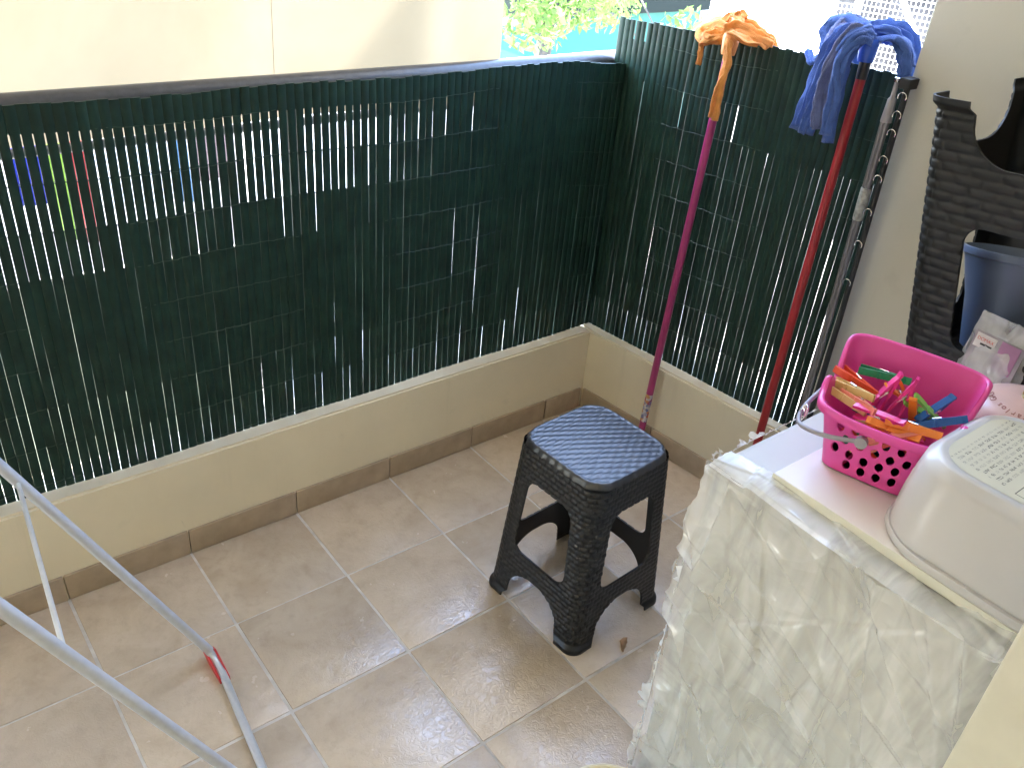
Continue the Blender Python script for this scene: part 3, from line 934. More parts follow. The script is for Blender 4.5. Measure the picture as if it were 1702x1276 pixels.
# film over the top edge
nu2, nv2 = 190, 44
LT = film_field(23, 40, W_, .3)
U, Vv = np.meshgrid(np.linspace(0, W_, nu2), np.linspace(0, .085, nv2))
h2 = film_h(LT, U, Vv) * .8
V = []; F = []
for j in range(nv2):
    for i in range(nu2):
        t = Vv[j, i]; hz = max(.0015, .004 + h2[j, i]) * (1 if t > .01 else .9)
        lim = .042 + .022 * mnoise.noise(Vector((U[j, i] * 9, 7, 0)))
        t2 = t / .085 * lim
        rollx = -.012 * math.exp(-t2 / .012) + t2
        V.append((rollx - .004, -U[j, i] + .004 * mnoise.noise(Vector((U[j, i] * 30, t * 60, 4))), HT - .006 * math.exp(-t2 / .010) + hz * .7))
for j in range(nv2 - 1):
    for i in range(nu2 - 1):
        a = j * nu2 + i
        F.append((a, a + nu2, a + nu2 + 1, a + 1))
mk('top_film', V, F, FILM, wb, sharp=0)
# torn film along the upright corner and the far top edge
def torn(path, outd, n, amp, seed, name='torn_film'):
    r = random.Random(seed); V = []; F = []
    P = spline(path, max(2, n // (len(path) - 1))); outd = Vector(outd)
    for i, p in enumerate(P):
        p = Vector(p); gate = sm(.0, .35, mnoise.noise(Vector((i * .045, seed * 1.7, 2))))
        k = amp * (.22 + .9 * gate) * max(.04, .35 + .85 * mnoise.fractal(Vector((i * .23, seed * 3.1, 0)), 1, 2.3, 5))
        w = Vector((.006 * mnoise.noise(Vector((i * .3, 1, seed))), .003 * mnoise.noise(Vector((i * .4, 5, seed))), .008 * mnoise.noise(Vector((i * .35, 9, seed)))))
        V += [tuple(p), tuple(p + outd * k * .5 + w * .5 + Vector((.002, 0, .003 * r.uniform(-1, 1)))), tuple(p + outd * k + w)]
    for i in range(len(P) - 1):
        for q_ in range(2):
            a = i * 3 + q_
            F.append((a, a + 1, a + 4, a + 3))
    return mk(name, V, F, FILMW, wb, sharp=0)
m = MT('hazy_film'); m.base((.86, .86, .84)).set(.25, .5)
tr = m.n('ShaderNodeBsdfTranslucent'); tr.inputs[0].default_value = (.85, .85, .83, 1)
x = m.n('ShaderNodeMixShader'); x.inputs[0].default_value = .4
m.l(m.b.outputs[0], x.inputs[1]); m.l(tr.outputs[0], x.inputs[2]); m.l(x.outputs[0], m.out.inputs[0])
FILMW = m.m
torn([(-.012, .004, .03), (-.010, .006, .3), (-.012, .004, .55), (-.008, .002, .82)], (-.35, 1, .1), 210, .026, 4)
torn([(-.004, .000, .828), (.10, .002, .832), (.30, .001, .832), (.55, .002, .832), (.72, .0, .832)], (0, 1, .25), 240, .020, 9)
torn([(-.006, -.004, .822), (.004, .006, .834), (.02, .002, .838)], (-.5, .8, .5), 24, .022, 12)
# white board
bd = thing('shelf_board', 'white melamine shelf board lying under the pink basket and upturned basin', 'board', (.557, -.926, HT + .0015))
ang = rad(-2.2)
bd.rotation_euler = (0, 0, ang * 0)
MB().box((.0012, -.66, 0), (.55, -.0012, .018), .001).build('panel', BOARD, bd, smooth=False)
MB().box((0, -.66, .0008), (.0011, 0, .0172)).build('edge_band', BOARDE, bd, smooth=False)
ZB = HT + .0197

# ------------------------------------------------------------------ pink basket
ROT = math.atan2(.276, .961)                   # turned a little on the board
bk = thing('peg_basket', 'bright pink plastic basket with oval holes and a high back full of pegs', 'basket', (.70, -1.0, ZB))
E1 = Vector((.276, -.961, 0)); E2 = Vector((.961, .276, 0))
def bl(a, b, z): return tuple(E1 * a + E2 * b + Vector((0, 0, z)))
def basket_pt(th, s, off=0.0):
    """th: angle, 0 = right, 90 = back; s: 0 bottom .. 1 rim"""
    c, n_ = math.cos(th), math.sin(th)
    a0, a1 = .072, .099
    w = a0 + (a1 - a0) * s ** 1.1
    db, df = .088 + (.115 - .088) * s, .046 + (.062 - .046) * s
    mid = (db - df) / 2; hd = (db + df) / 2
    p = 6.0
    k = (abs(c) ** p + abs(n_) ** p) ** (-1 / p)
    a = (w + off) * k * c; b = mid + (hd + off) * k * n_
    if n_ < 0: b -= .012 * s * (1 - (c * k) ** 2)       # bowed front
    return a + .006, b
def rim_h(th):
    d = math.degrees(th) % 360
    # back 20..160 high, notches at the sides, raised front corners
    back = sm(8, 40, d) * (1 - sm(140, 172, d))
    front = .118 - .006 * math.cos(rad(d - 270)) 
    bump = .014 * math.exp(-((d - 196) / 9) ** 2) + .014 * math.exp(-((d - 344) / 9) ** 2)
    notch = -.012 * math.exp(-((d - 178) / 7) ** 2) - .012 * math.exp(-(((d - 2 + 180) % 360 - 180) / 7) ** 2)
    return front + .040 * back + bump + notch
HOLES = []
for rI, (zz, cols) in enumerate(((.090, 5), (.067, 5), (.044, 5), (.022, 4))):
    for q in range(cols):
        HOLES.append(((q - (cols - 1) / 2) * .0235 + (.006 if rI % 2 else -.006), zz + .003 * math.sin(q * 1.3 + rI)))
NT, NS = 240, 46
def bk_grid(off):
    G = []
    for j in range(NS + 1):
        row = []
        for i in range(NT):
            th = 2 * math.pi * i / NT; s = j / NS
            h = rim_h(th); a, b = basket_pt(th, s * h / .125 if h else 0, off)
            row.append((a, b, .003 + s * (h - .003)))
        G.append(row)
    return G
Go, Gi = bk_grid(0), bk_grid(-.0026)
def hole_d(P):
    a, b, z = P
    d = 9
    if b < .0:
        for ha, hz in HOLES:
            d = min(d, math.hypot((a - .006 - ha) / .0064, (z - hz - (a - ha) * .0) / .0094) - 1)
    return d
Dg = [[hole_d(Go[j][i]) for i in range(NT)] for j in range(NS + 1)]
V = []; F = []; ix = {}
def lerp3(p, q, t): return tuple(p[k] + (q[k] - p[k]) * t for k in range(3))
def vtx(j, i, j2, i2, t, inner):
    i %= NT; i2 %= NT
    if (j2, i2) < (j, i): j, i, j2, i2, t = j2, i2, j, i, 1 - t
    if t < 1e-4: j2, i2, t = j, i, 0
    if t > 1 - 1e-4: j, i, t = j2, i2, 0; j2, i2 = j, i
    key = (j, i, j2, i2, round(t, 4), inner)
    if key not in ix:
        G = Gi if inner else Go
        p = lerp3(G[j][i], G[j2][i2], t)
        ix[key] = len(V); V.append(bl(*p))
    return ix[key]
for j in range(NS):
    for i in range(NT):
        C4 = [(j, i), (j, (i + 1) % NT), (j + 1, (i + 1) % NT), (j + 1, i)]
        D = [Dg[a][b] for a, b in C4]
        if max(D) < 0: continue
        pts = []
        for k in range(4):
            a, b = C4[k], C4[(k + 1) % 4]; da, db = D[k], D[(k + 1) % 4]
            if da >= 0: pts.append((a, a, 0, False))
            if (da >= 0) != (db >= 0): pts.append((a, b, da / (da - db), True))
        if len(pts) < 3: continue
        o_ = [vtx(a[0], a[1], b[0], b[1], t, False) for a, b, t, _ in pts]
        n_ = [vtx(a[0], a[1], b[0], b[1], t, True) for a, b, t, _ in pts]
        if len(set(o_)) < len(o_): continue
        F.append(tuple(o_)); F.append(tuple(n_[::-1]))
        for k in range(len(pts)):
            k2 = (k + 1) % len(pts)
            if pts[k][3] and pts[k2][3]: F.append((o_[k2], o_[k], n_[k], n_[k2]))
F.append(tuple(vtx(0, i, 0, i, 0, False) for i in range(NT))[::-1])
F.append(tuple(vtx(0, i, 0, i, 0, True) for i in range(NT)))
mk('shell', V, F, PINK, bk, sharp=45)
rimP = [bl(*Go[NS][i]) for i in range(0, NT)]
mb = MB(); R = []
for i in range(NT):                             # rolled rim
    th = 2 * math.pi * i / NT
    p = Vector(rimP[i]); t = (Vector(rimP[(i + 1) % NT]) - Vector(rimP[i - 1])).normalized()
    a, b = basket_pt(th, 1, .01); outv = (Vector(bl(a, b, 0)) - Vector(bl(*basket_pt(th, 1, 0), 0))).normalized()
    u = t.cross(outv).normalized()
    if u.z < 0: u = -u
    R.append([tuple(p + outv * (x * .0062 + .002) + u * (y * .0048 - .0035)) for x, y in ((-.7, -.2), (-.6, .6), (-.1, 1), (.5, .9), (1, .3), (1, -1.6), (.7, -1.7), (.6, -.4))])
v = [p for r_ in R for p in r_]; f = []
for i in range(NT):
    for k in range(8):
        f.append((i * 8 + k, ((i + 1) % NT) * 8 + k, ((i + 1) % NT) * 8 + (k + 1) % 8, i * 8 + (k + 1) % 8))
mk('rim', v, f, PINK, bk, sharp=0)
# grey bail handle folded down over the left side
pv = .080
fa, fb = -.010, -.066
hp = [(fa, fb - .006, pv + .004), (fa - .045, fb - .010, pv - .006), (-.092, -.066, pv - .014), (-.112, -.045, pv - .020), (-.122, .0, pv - .026), (-.122, .05, pv - .026), (-.112, .095, pv - .018), (-.080, .118, pv - .008), (fa, .117, pv + .004)]
hpts = [bl(*p) for p in spline(hp, 6)]
MB().tube(hpts, .0038, 10).build('handle', GREYP, bk)
for b, sg in ((fb - .003, -1), (.110, 1)):
    MB().tube([bl(fa, b, pv + .004), bl(fa, b + sg * .0085, pv + .004)], .0095, 18).build('pivot', GREYP, bk)
MB().tube([bl(-.118 + .005 * math.cos(a), -.015 + .010 * math.sin(a) * .4 + .0012 * a, pv - .026 + .010 * math.sin(a)) for a in np.linspace(0, 16, 60)], .0011, 6).build('spring_wire', CHROME, bk)

# ------------------------------------------------------------------ clothes pegs
def peg_meshes(mat):
    L, w, t = .080, .0115, .0075
    bm = MB()
    prof = [(-.5, .0035), (-.42, .0050), (-.15, .0044), (-.10, .0030), (-.06, .0046), (.05, .0048), (.30, .0042), (.5, .0022)]
    n = len(prof)
    v = []
    for side in (-w / 2, w / 2):
        for x, h in prof: v.append((x * L, side, h))
        for x, h in prof: v.append((x * L, side, 0))
    m2 = 2 * n
    for i in range(n - 1):
        bm_f = (i, i + 1, m2 + i + 1, m2 + i)
        bm.f.append(bm_f)
        bm.f.append((n + i + 1, n + i, m2 + n + i, m2 + n + i + 1))
        bm.f.append((i + 1, i, n + i, n + i + 1))
        bm.f.append((m2 + i, m2 + i + 1, m2 + n + i + 1, m2 + n + i))
    bm.f.append((0, m2, m2 + n, n)); bm.f.append((n - 1, 2 * n - 1, m2 + 2 * n - 1, m2 + n - 1))
    bm.v = v
    me = bpy.data.meshes.new('prong'); me.from_pydata(bm.v, [], bm.f); me.materials.append(mat); me.update()
    return me
spr = None
PEGM = {}
def peg(color, mat, label, a, b, z, yaw, pitch, roll, group):
    global spr
    root = thing('clothes_peg', label, 'peg', tuple(Vector((.70, -1.0, ZB)) + Vector(bl(a, b, z + .021))), 0, group)
    base = math.atan2(E1.y, E1.x)
    root.rotation_euler = (Matrix.Rotation(base + rad(yaw), 3, 'Z') @ Matrix.Rotation(rad(pitch), 3, 'Y') @ Matrix.Rotation(rad(roll), 3, 'X')).to_euler()
    if color not in PEGM: PEGM[color] = peg_meshes(mat)
    for sg in (1, -1):
        o = link('prong', PEGM[color], root)
        o.rotation_euler = (0 if sg > 0 else math.pi, rad(7.5) * -sg * -1, 0)
        o.location = (0, 0, sg * .0014 + sg * .0012)
    if spr is None:
        P = [(.001 + .0034 * math.cos(t), -.0068 + .0136 * t / 25.1, .0034 * math.sin(t)) for t in np.linspace(0, 25.1, 60)]
        P = [(-.010, -.0068, .0062)] + P + [(-.010, .0068, -.0062)]
        mb_ = MB().tube(P, .0007, 5)
        o = mb_.build('spring', CHROME, root); spr = o.data
    else: link('spring', spr, root)
    return root
pc = lambda n, c: simple('peg_' + n, c, .35, .06)
KG, KO, KY, KP, KR, KL, KB, KS = pc('green', (.01, .26, .12)), pc('orange', (.85, .24, .03)), pc('straw', (.72, .50, .20)), pc('pink', (.75, .04, .26)), pc('salmon', (.75, .22, .16)), pc('lime', (.20, .50, .10)), pc('blue', (.015, .11, .36)), pc('scarlet', (.75, .08, .03))
G_ = 'clothes pegs heaped in the pink basket'
PG = [
 ('green', KG, 'dark green clothes peg lying along the back of the peg heap', -.030, .072, .108, 5, -4, 80),
 ('scarlet', KS, 'scarlet clothes peg beside the green one in the basket', -.062, .040, .098, -20, 6, 85),
 ('straw', KY, 'straw coloured clothes peg lying at the left wall of the basket', -.060, .014, .095, -22, -8, 80),
 ('straw', KY, 'straw coloured clothes peg under the other one by the basket wall', -.058, -.008, .086, -30, -2, 70),
 ('salmon', KR, 'pale salmon clothes peg lying slanted in the basket', -.040, -.012, .092, -42, -10, 75),
 ('pink', KP, 'magenta clothes peg standing on end in the basket', -.014, .026, .104, 20, -72, 10),
 ('pink', KP, 'magenta clothes peg standing on end next to the lime one', .014, .026, .106, 10, -78, -6),
 ('pink', KP, 'magenta clothes peg lying flat in the front of the basket', -.004, -.032, .092, -12, -14, 8),
 ('orange', KO, 'orange clothes peg lying along the front rim of the basket', .046, -.030, .094, 2, -4, 70),
 ('orange', KO, 'orange clothes peg half buried at the front of the basket', .022, -.038, .082, -4, -6, 40),
 ('orange', KO, 'orange clothes peg standing beside the lime one', .032, .028, .090, -100, -52, 15),
 ('lime', KL, 'lime green clothes peg with splayed prongs in the basket', .050, .036, .092, 30, 32, 20),
 ('blue', KB, 'dark blue clothes peg tipped against the right wall of the basket', .058, .052, .092, 65, -25, 10),
 ('blue', KB, 'dark blue clothes peg lying crosswise near the right rim', .072, .022, .090, 30, -18, 60),
 ('salmon', KR, 'salmon clothes peg tip poking up at the front rim', .030, -.046, .076, 30, -30, 20),
 ('orange', KO, 'orange clothes peg behind the magenta ones', .004, .054, .098, 60, 40, 20),
]
rr = random.Random(5)
for q in PG: peg(*q, G_)
for k in range(16):                             # the lower layers, seen through the holes
    nm, mt = rr.choice((('green', KG), ('blue', KB), ('orange', KO), ('straw', KY), ('pink', KP), ('scarlet', KS)))
    cname = {'green': 'dark green', 'blue': 'dark blue', 'orange': 'orange', 'straw': 'straw coloured', 'pink': 'magenta', 'scarlet': 'scarlet'}[nm]
    peg(nm, mt, cname + ' clothes peg in the lower layer seen through the oval holes', rr.uniform(-.036, .042), rr.uniform(-.012, .055), -.006 + .0042 * k, rr.uniform(0, 360), rr.uniform(-10, 10), rr.uniform(0, 90), G_)

# ------------------------------------------------------------------ upturned basin
tb = thing('washing_basin', 'milky white plastic basin turned upside down with printed label on its base', 'basin', (.714, -1.238, ZB - .0002))
def tr_(s, off=0.0, z=None):
    """s 0 = rim on the board, 1 = flat base on top"""
    a = .152 + (.124 - .152) * s; ccx = .010 * s; ccy = .020 * s
    return a + off, ccx, ccy
def ring(a, r, z, c): return rrect(a, a, r, z, 16, c)
rings = []
rings.append(ring(.150, .095, .0, (0, 0)))
rings.append(ring(.157, .098, .001, (0, 0)))
rings.append(ring(.1595, .099, .007, (0, 0)))
rings.append(ring(.1575, .098, .014, (0, 0)))
for s in np.linspace(.10, .92, 14):
    a, ccx, ccy = tr_(s); rings.append(ring(a - .004 * math.sin(math.pi * s) * -1, a * .56, .13 * s, (ccx, ccy)))
a, ccx, ccy = tr_(1)
for t in (20, 45, 70, 90):
    rings.append(ring(a - .004 - .010 * (1 - math.cos(rad(t))), a * .50, .1205 + .0105 * math.sin(rad(t)), (ccx, ccy)))
rings.append(ring(a - .018, a * .46, .1305, (ccx, ccy)))
inner = []
for s in np.linspace(1, 0, 12):
    aa, c1, c2 = tr_(s); inner.append(ring(aa - .006, aa * .54, .126 * s, (c1, c2)))
v, f = loft(rings, False, True)
mb = MB().add(v, f)
v, f = loft(inner, True, False); mb.add(v, f)
mb.build('body', TUB, tb, sharp=50)
la = a - .021
lv = [(x_ + ccx, y_ + ccy, .1312) for x_, y_, _ in [(p[0], p[1], 0) for p in ring(la, a * .44, 0, (0, 0))]]
luv = [((q_[0] - ccx), (q_[1] - ccy)) for q_ in lv]
mk('label_paper', lv, [tuple(range(len(lv)))], PRINT, tb, smooth=False, uv=luv)
def text(body, size, mat, parent, mtx, name='lettering', ext=.0002):
    cu = bpy.data.curves.new(name, 'FONT'); cu.body = body; cu.size = size; cu.extrude = ext; cu.align_x = 'CENTER'; cu.align_y = 'CENTER'
    tmp = bpy.data.objects.new('t', cu); COL.objects.link(tmp)
    dg = bpy.context.evaluated_depsgraph_get(); me = bpy.data.meshes.new_from_object(tmp.evaluated_get(dg))
    bpy.data.objects.remove(tmp)
    me.materials.clear(); me.materials.append(mat)
    o = link(name, me, parent); o.matrix_local = mtx
    return o
INK = simple('black_ink', (.03, .03, .03), .6)
text('MD4', .016, INK, tb, Matrix.Translation((ccx + .040, ccy - .028, .1316)) @ Matrix.Rotation(0, 4, 'Z'))

# ------------------------------------------------------------------ gas canister
gc = thing('gas_canister', 'dusty pink domed gas canister with brass valve standing behind the basin', 'canister', (.945, -1.112, ZB))
prof = [(.0, 0), (.080, 0), (.086, .004), (.088, .012), (.088, .070), (.086, .082), (.078, .094), (.062, .104), (.040, .111), (.020, .114), (.0, .114)]
rings = [[(r_ * math.cos(t), r_ * math.sin(t), z) for t in np.linspace(0, 2 * math.pi, 48, endpoint=False)] for r_, z in prof[1:-1]]
v, f = loft(rings, True, True)
mk('body', v, f, CAN, gc, sharp=50)
MB().tube([(0, 0, .113), (0, 0, .119)], .018, 20).build('collar', BRASS, gc)
MB().tube([(0, 0, .119), (0, 0, .136)], .012, 16).build('valve', BLACKP, gc)
MB().tube([(-.02, -.012, .141), (-.012, .012, .153), (.012, .016, .155), (.02, -.008, .143), (.0, -.018, .137), (-.02, -.012, .141)], .0022, 8).build('wire_ring', CHROME, gc)
for k, ch in enumerate('carlos GAS'):
    th = rad(196 - 8.5 * k)
    if ch == ' ': continue
    rr_, zz_ = .060, .1052
    text(ch, .014, CANTXT, gc, Matrix.Translation((rr_ * math.cos(th), rr_ * math.sin(th), zz_)) @ Matrix.Rotation(th - math.pi / 2, 4, 'Z') @ Matrix.Rotation(rad(-26), 4, 'X'))

# ------------------------------------------------------------------ bucket inside the upturned stool
bu = thing('bucket', 'slate blue plastic bucket standing inside the upturned black stool', 'bucket', (1.236, -.940, .880))
bu.rotation_euler = (rad(-9), rad(11), 0)
prof = [(.066, 0), (.070, .003), (.086, .10), (.108, .178), (.112, .180), (.1135, .186), (.1125, .193), (.109, .194), (.1075, .190), (.083, .10), (.066, .006)]
rings = [[(r_ * math.cos(t), r_ * math.sin(t), z) for t in np.linspace(0, 2 * math.pi, 56, endpoint=False)] for r_, z in prof]
v, f = loft(rings, True, True)
mk('shell', v, f, BUCK, bu, sharp=40)

# clear packet leaning on the stool
pk = thing('plastic_packet', 'clear plastic packet with a grey printed label leaning in front of the bucket', 'packet', (1.082, -.985, HT + .0215))
pk.rotation_euler = (rad(0), rad(10), rad(-4))
V = []; F = []
N1, N2 = 22, 30
for side in (-1, 1):
    for j in range(N2 + 1):
        for i in range(N1 + 1):
            u = i / N1 * 2 - 1; t = j / N2
            bulge = .016 * (1 - u ** 4) * (math.sin(math.pi * min(1, t * 1.08)) ** .6 if t < .93 else .05)
            n_ = .0022 * mnoise.noise(Vector((u * 4, t * 9, side * 3)))
            V.append((side * (bulge + .0004) + n_, u * (.062 - .006 * t) + .003 * mnoise.noise(Vector((t * 7, side, 0))), t * .150 + .004 * mnoise.noise(Vector((u * 3, 2, side))) * (t > .9)))
for s_ in range(2):
    o0 = s_ * (N1 + 1) * (N2 + 1)
    for j in range(N2):
        for i in range(N1):
            a = o0 + j * (N1 + 1) + i
            q = (a, a + 1, a + N1 + 2, a + N1 + 1)
            F.append(q if s_ else q[::-1])
mk('film', V, F, FILM, pk, sharp=0)
lab = MB().box((-.0135, -.048, .012), (-.012, .046, .118), .0006).build('label', PACKL, pk, smooth=False)
MB().box((-.0146, .004, .088), (-.0137, .042, .114), .0004).build('emblem', WHITEINK, pk, smooth=False)
MB().box((-.0149, .008, .094), (-.0147, .030, .0975)).build('stripe', INK, pk, smooth=False)
MB().box((-.0146, -.040, .062), (-.0137, -.004, .116), .0004).build('stripe', PURPLE, pk, smooth=False)
TF = Matrix(((0, 0, -1, 0), (-1, 0, 0, 0), (0, 1, 0, 0), (0, 0, 0, 1)))
text('DOMAX', .0085, REDINK, pk, Matrix.Translation((-.0150, .023, .1045)) @ TF)
text('nodabed', .015, WHITEINK, pk, Matrix.Translation((-.0140, .006, .070)) @ TF @ Matrix.Rotation(0, 4, 'Z'))

# ------------------------------------------------------------------ door leaf, bowl, dry leaf
dl = thing('door_leaf', 'plain cream door leaf standing open in front of the wrapped box', 'door', (.478, -1.332, 0))
MB().box((-.020, -.74, .008), (.018, 0, 2.05), .004).build('panel', DOORP, dl, smooth=False)
MB().box((-.030, -.10, .98), (-.020, -.06, 1.12), .003).build('handle', GREYM, dl, smooth=False)
bw = thing('bowl', 'pale yellow plastic bowl on the floor in front of the wrapped box', 'bowl', (.372, -.912, .001))
prof = [(.060, 0), (.066, .002), (.095, .045), (.110, .066), (.116, .070), (.117, .073), (.112, .074), (.106, .068), (.090, .045), (.060, .005)]
rings = [[(r_ * math.cos(t), r_ * math.sin(t), z) for t in np.linspace(0, 2 * math.pi, 48, endpoint=False)] for r_, z in prof]
v, f = loft(rings, True, True)
mk('shell', v, f, BOWLM, bw, sharp=40)
V = []; F = []
for i in range(9):
    t = i / 8
    w = .010 * math.sin(math.pi * min(.98, t * .92 + .06)) ** .7
    c = Vector((-.020 + .042 * t, .010 * math.sin(t * 2.2), 0))
    for k in (-1, -.4, .4, 1):
        V.append((c.x + .002 * k, c.y + w * k + .0012 * math.sin(i * 2 + k), .0018 + .0075 * k * k * (.5 + .5 * math.sin(t * 3)) + .002 * math.sin(t * 7)))
for i in range(8):
    for k in range(3):
        a = i * 4 + k; F.append((a, a + 1, a + 5, a + 4))
lf = mk('dry_leaf', V, F, LEAFD, sharp=0)
lf.location = (.747, -.583, .0008); lf.rotation_euler = (0, 0, rad(20))
tag(lf, 'small curled brown dry leaf on the tile by the stool', 'leaf')
sol = lf.modifiers.new('s', 'SOLIDIFY'); sol.thickness = .0006

# ------------------------------------------------------------------ outdoors beyond the screens
LEAF = mat_leaf('fresh_leaves', (.13, .22, .05), .45)
BARK = simple('bark', (.05, .045, .04), .9, .3, 12, .5)
def leaf_cloud(name, centers, nleaf, size, mat, parent, seed, droop=.3):
    r = np.random.default_rng(seed); V = []; F = []
    for (c, rad_) in centers:
        n = nleaf
        d = r.normal(size=(n, 3)); d /= np.linalg.norm(d, axis=1)[:, None]
        P = np.array(c) + d * (np.array(rad_) * (r.uniform(.35, 1.0, size=(n, 1)) ** .6))
        for p in P:
            a = r.normal(size=3); a[2] -= droop; a /= np.linalg.norm(a); b = np.cross(a, r.normal(size=3)); b /= np.linalg.norm(b)
            s = size * r.uniform(.6, 1.3); k = len(V)
            n_ = np.cross(a, b)
            V += [tuple(p), tuple(p + a * s * .5 + b * s * .24 + n_ * s * .06), tuple(p + a * s), tuple(p + a * s * .5 - b * s * .24 + n_ * s * .06)]
            F.append((k, k + 1, k + 2, k + 3))
    return mk(name, V, F, mat, parent, smooth=False)
tr1 = thing('young_tree', 'young green tree growing beyond the handrail next to the awning', 'tree', (5.6, 5.5, GZ))
MB().tube([(0, 0, 0), (.05, .02, 1.5), (-.05, .05, 2.75), (.05, .1, 3.6), (.0, .1, 4.8)], [.12, .10, .085, .07, .03], 12).build('trunk', BARK, tr1)
mb = MB()
for k in range(9):
    a = k * 2.4; z = 3.1 + .22 * k
    mb.tube([(0, .05, z), (.4 * math.cos(a), .4 * math.sin(a), z + .15), (1.0 * math.cos(a), 1.0 * math.sin(a), z + .05), (1.3 * math.cos(a), 1.3 * math.sin(a), z - .25)], [.03, .022, .012, .005], 7)
mb.build('branches', BARK, tr1)
cc = []
rr = random.Random(3)
for k in range(34):
    a = rr.uniform(0, 6.28); d = rr.uniform(.1, 1.35); z = rr.uniform(3.2, 5.2)
    cc.append(((d * math.cos(a), d * math.sin(a), z - .12 * d), (.34, .34, .2)))
leaf_cloud('crown', cc, 150, .11, LEAF, tr1, 4)
# white garden wall, teal shed, white house, mesh fence
WHW = simple('white_render', (.72, .71, .69), .8, .05, 1.5)
TEAL = simple('teal_paint', (.014, .085, .072), .6, .1, 2, spec=.2)
TEALD = simple('grey_green_sheet', (.009, .014, .013), .8, .1, 2, spec=.1)
gw = tag(MB().box((2.0, 4.6, GZ), (5.9, 4.75, .02), .01).build('garden_wall', WHW, smooth=False), 'white rendered garden wall beyond the handrail below the young tree', 'wall')
sh = thing('teal_shed', 'teal sided shed with a grey green roof beyond the corner of the screens', 'shed', (9.2, 8.2, GZ))
MB().box((-1.7, 0, 0), (1.80, 3, 2.62), .01).build('wall', TEAL, sh, smooth=False)
MB().box((-1.9, -.10, 2.62), (1.88, 3.2, 3.5), .02).build('roof', TEALD, sh, smooth=False)
hs = thing('white_house', 'white rendered house with flat roof across the street', 'house', (22, 17, GZ))
MB().box((-8, 0, 0), (9, 7, 6.2), .02).build('wall', WHW, hs, smooth=False)
MB().box((-8.2, -.2, 6.2), (9.2, 7.2, 6.4), .02).build('roof', CONC, hs, smooth=False)
GLS = simple('dark_glass', (.03, .035, .04), .08)
for wx in (-5.5, -1.5, 3, 6.5):
    for wz in (1.0, 4.0):
        wi = MB().box((wx, -.03, wz), (wx + 1.2, .02, wz + 1.3)).build('window', WHW, hs, smooth=False)
        MB().box((wx + .06, -.045, wz + .06), (wx + .58, -.031, wz + 1.24)).build('pane', GLS, wi, smooth=False)
        MB().box((wx + .62, -.045, wz + .06), (wx + 1.14, -.031, wz + 1.24)).build('pane', GLS, wi, smooth=False)
WMET = simple('white_metal', (.80, .80, .80), .4, .03)
GREYW = simple('weathered_grey_panel', (.022, .023, .026), .8, .7, 2.5, .2, spec=.1)
cg = thing('mesh_cage', 'white wire mesh cage with slanting bars beyond the blue mop', 'cage', (10.0, 4.6, GZ))
def wmesh(p0, du, dv_, nu_, nv_, r, name='mesh_panel'):
    mb = MB(); p0 = Vector(p0); du = Vector(du); dv_ = Vector(dv_)
    for i in range(nu_ + 1): mb.tube([tuple(p0 + du * (i / nu_)), tuple(p0 + du * (i / nu_) + dv_)], r, 4, False)
    for j in range(nv_ + 1): mb.tube([tuple(p0 + dv_ * (j / nv_)), tuple(p0 + dv_ * (j / nv_) + du)], r, 4, False)
    o = mb.build(name, WMET, cg, smooth=False); o['kind'] = 'stuff'; return o
wmesh((.0, 1.05, 2.0), (0, -.70, .05), (0, .0, 1.22), 11, 18, .0035)
wmesh((.0, .28, 2.0), (0, -1.30, .05), (0, .0, 1.75), 21, 26, .0035)
def cbar(a, b, r, nm='bar'): MB().tube([a, b], r, 8).build(nm, WMET, cg)
for a, b, r_ in (((-.05, 2.32, 3.42), (-.05, .98, 2.98), .016), ((-.06, 1.50, 3.52), (-.06, .20, 2.70), .03), ((-.02, .31, 0), (-.02, .31, 3.95), .05), ((-.02, -1.03, 0), (-.02, -1.03, 3.9), .05), ((-.02, 1.07, 0), (-.02, 1.07, 3.3), .03), ((-.06, .05, 3.8), (-.06, -.95, 2.6), .035), ((0, -1.0, 3.84), (0, 1.05, 3.24), .02)):
    cbar(a, b, r_)
for k, (y0, w_, z0, h_) in enumerate(((-.9, .5, 2.2, .9), (-.2, .35, 2.5, .8), (.4, .6, 2.3, .55))):
    pass
tag(MB().box((11.0, 3.2, GZ), (11.2, 5.85, .98), .01).build('grey_fence', GREYW, smooth=False), 'weathered dark grey panel fence behind the white wire mesh cage', 'fence')
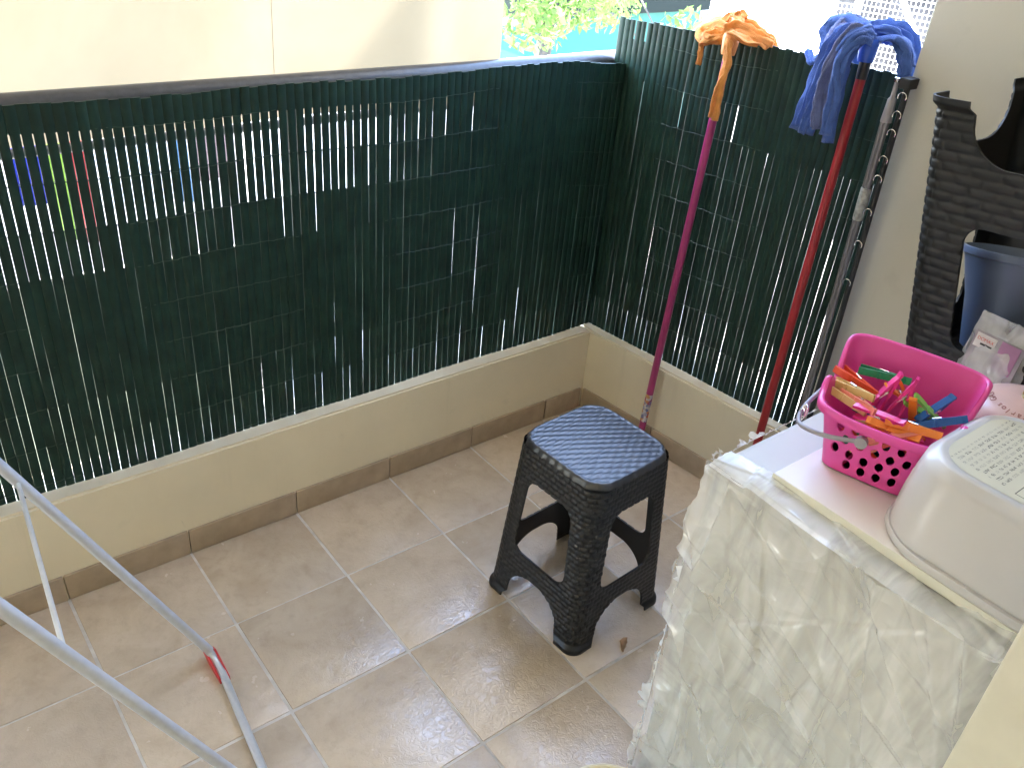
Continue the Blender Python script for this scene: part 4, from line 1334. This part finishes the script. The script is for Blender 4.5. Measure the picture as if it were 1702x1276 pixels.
# coloured cloths on a washing line across the road, glimpsed through the gaps
ln = thing('washing_line', 'washing line between two posts glimpsed through gaps in the long screen', 'washing line', (2.2, 7.2, GZ))
for x in (-2.6, 2.2): MB().tube([(x, 0, 0), (x, 0, 2.02)], .03, 10).build('post', GREYM, ln)
MB().tube([(-2.6 + 4.8 * k / 20, 0, 1.98 - .03 * math.sin(math.pi * k / 20)) for k in range(21)], .004, 6).build('line', GREYP, ln)
for nm, colr, x0, w, hgt in (('blue', (.004, .010, .13), -1.35, .22, .55), ('lime', (.10, .17, .015), -1.08, .16, .95), ('dark red', (.15, .010, .008), -.86, .14, 1.0), ('white', (.45, .45, .45), -.68, .75, .7), ('pale blue', (.06, .13, .22), .12, .10, .75), ('pinkish grey', (.14, .10, .10), .26, .42, .55), ('scarlet', (.22, .010, .008), .80, .12, .62), ('royal blue', (.006, .012, .15), .96, .40, .50), ('orange', (.28, .06, .006), 1.38, .10, .9)):
    V = []; F = []
    for j in range(13):
        for i in range(11):
            V.append((w * i / 10, .03 * math.sin(i * 1.1 + x0 * 5) * j / 12, -hgt * j / 12))
    for j in range(12):
        for i in range(10):
            a = j * 11 + i; F.append((a, a + 1, a + 12, a + 11))
    t_ = x0 + w / 2
    o = mk('hanging_cloth', V, F, mat_cloth(nm.replace(' ', '_') + '_laundry', colr, transl=.3), sharp=0)
    o.location = (2.2 + x0, 7.19, GZ + 1.952); o.modifiers.new('s', 'SOLIDIFY').thickness = .004
    tag(o, nm + ' cloth hanging on the washing line seen through the screen gaps', 'cloth', 'cloths on the washing line')
hg = thing('clipped_hedge', 'dark clipped hedge below the balcony seen through the screen', 'hedge', (0, 2.6, GZ))
MB().box((-4, 0, 0), (3.6, .7, .9), .08).build('stems', simple('hedge_core', (.015, .025, .01), .9), hg, smooth=False)
leaf_cloud('foliage', [((x, .35, .8), (.34, .38, .25)) for x in np.arange(-3.9, 3.6, .3)], 130, .07, mat_leaf('hedge_leaf', (.03, .07, .02), .2), hg, 9)
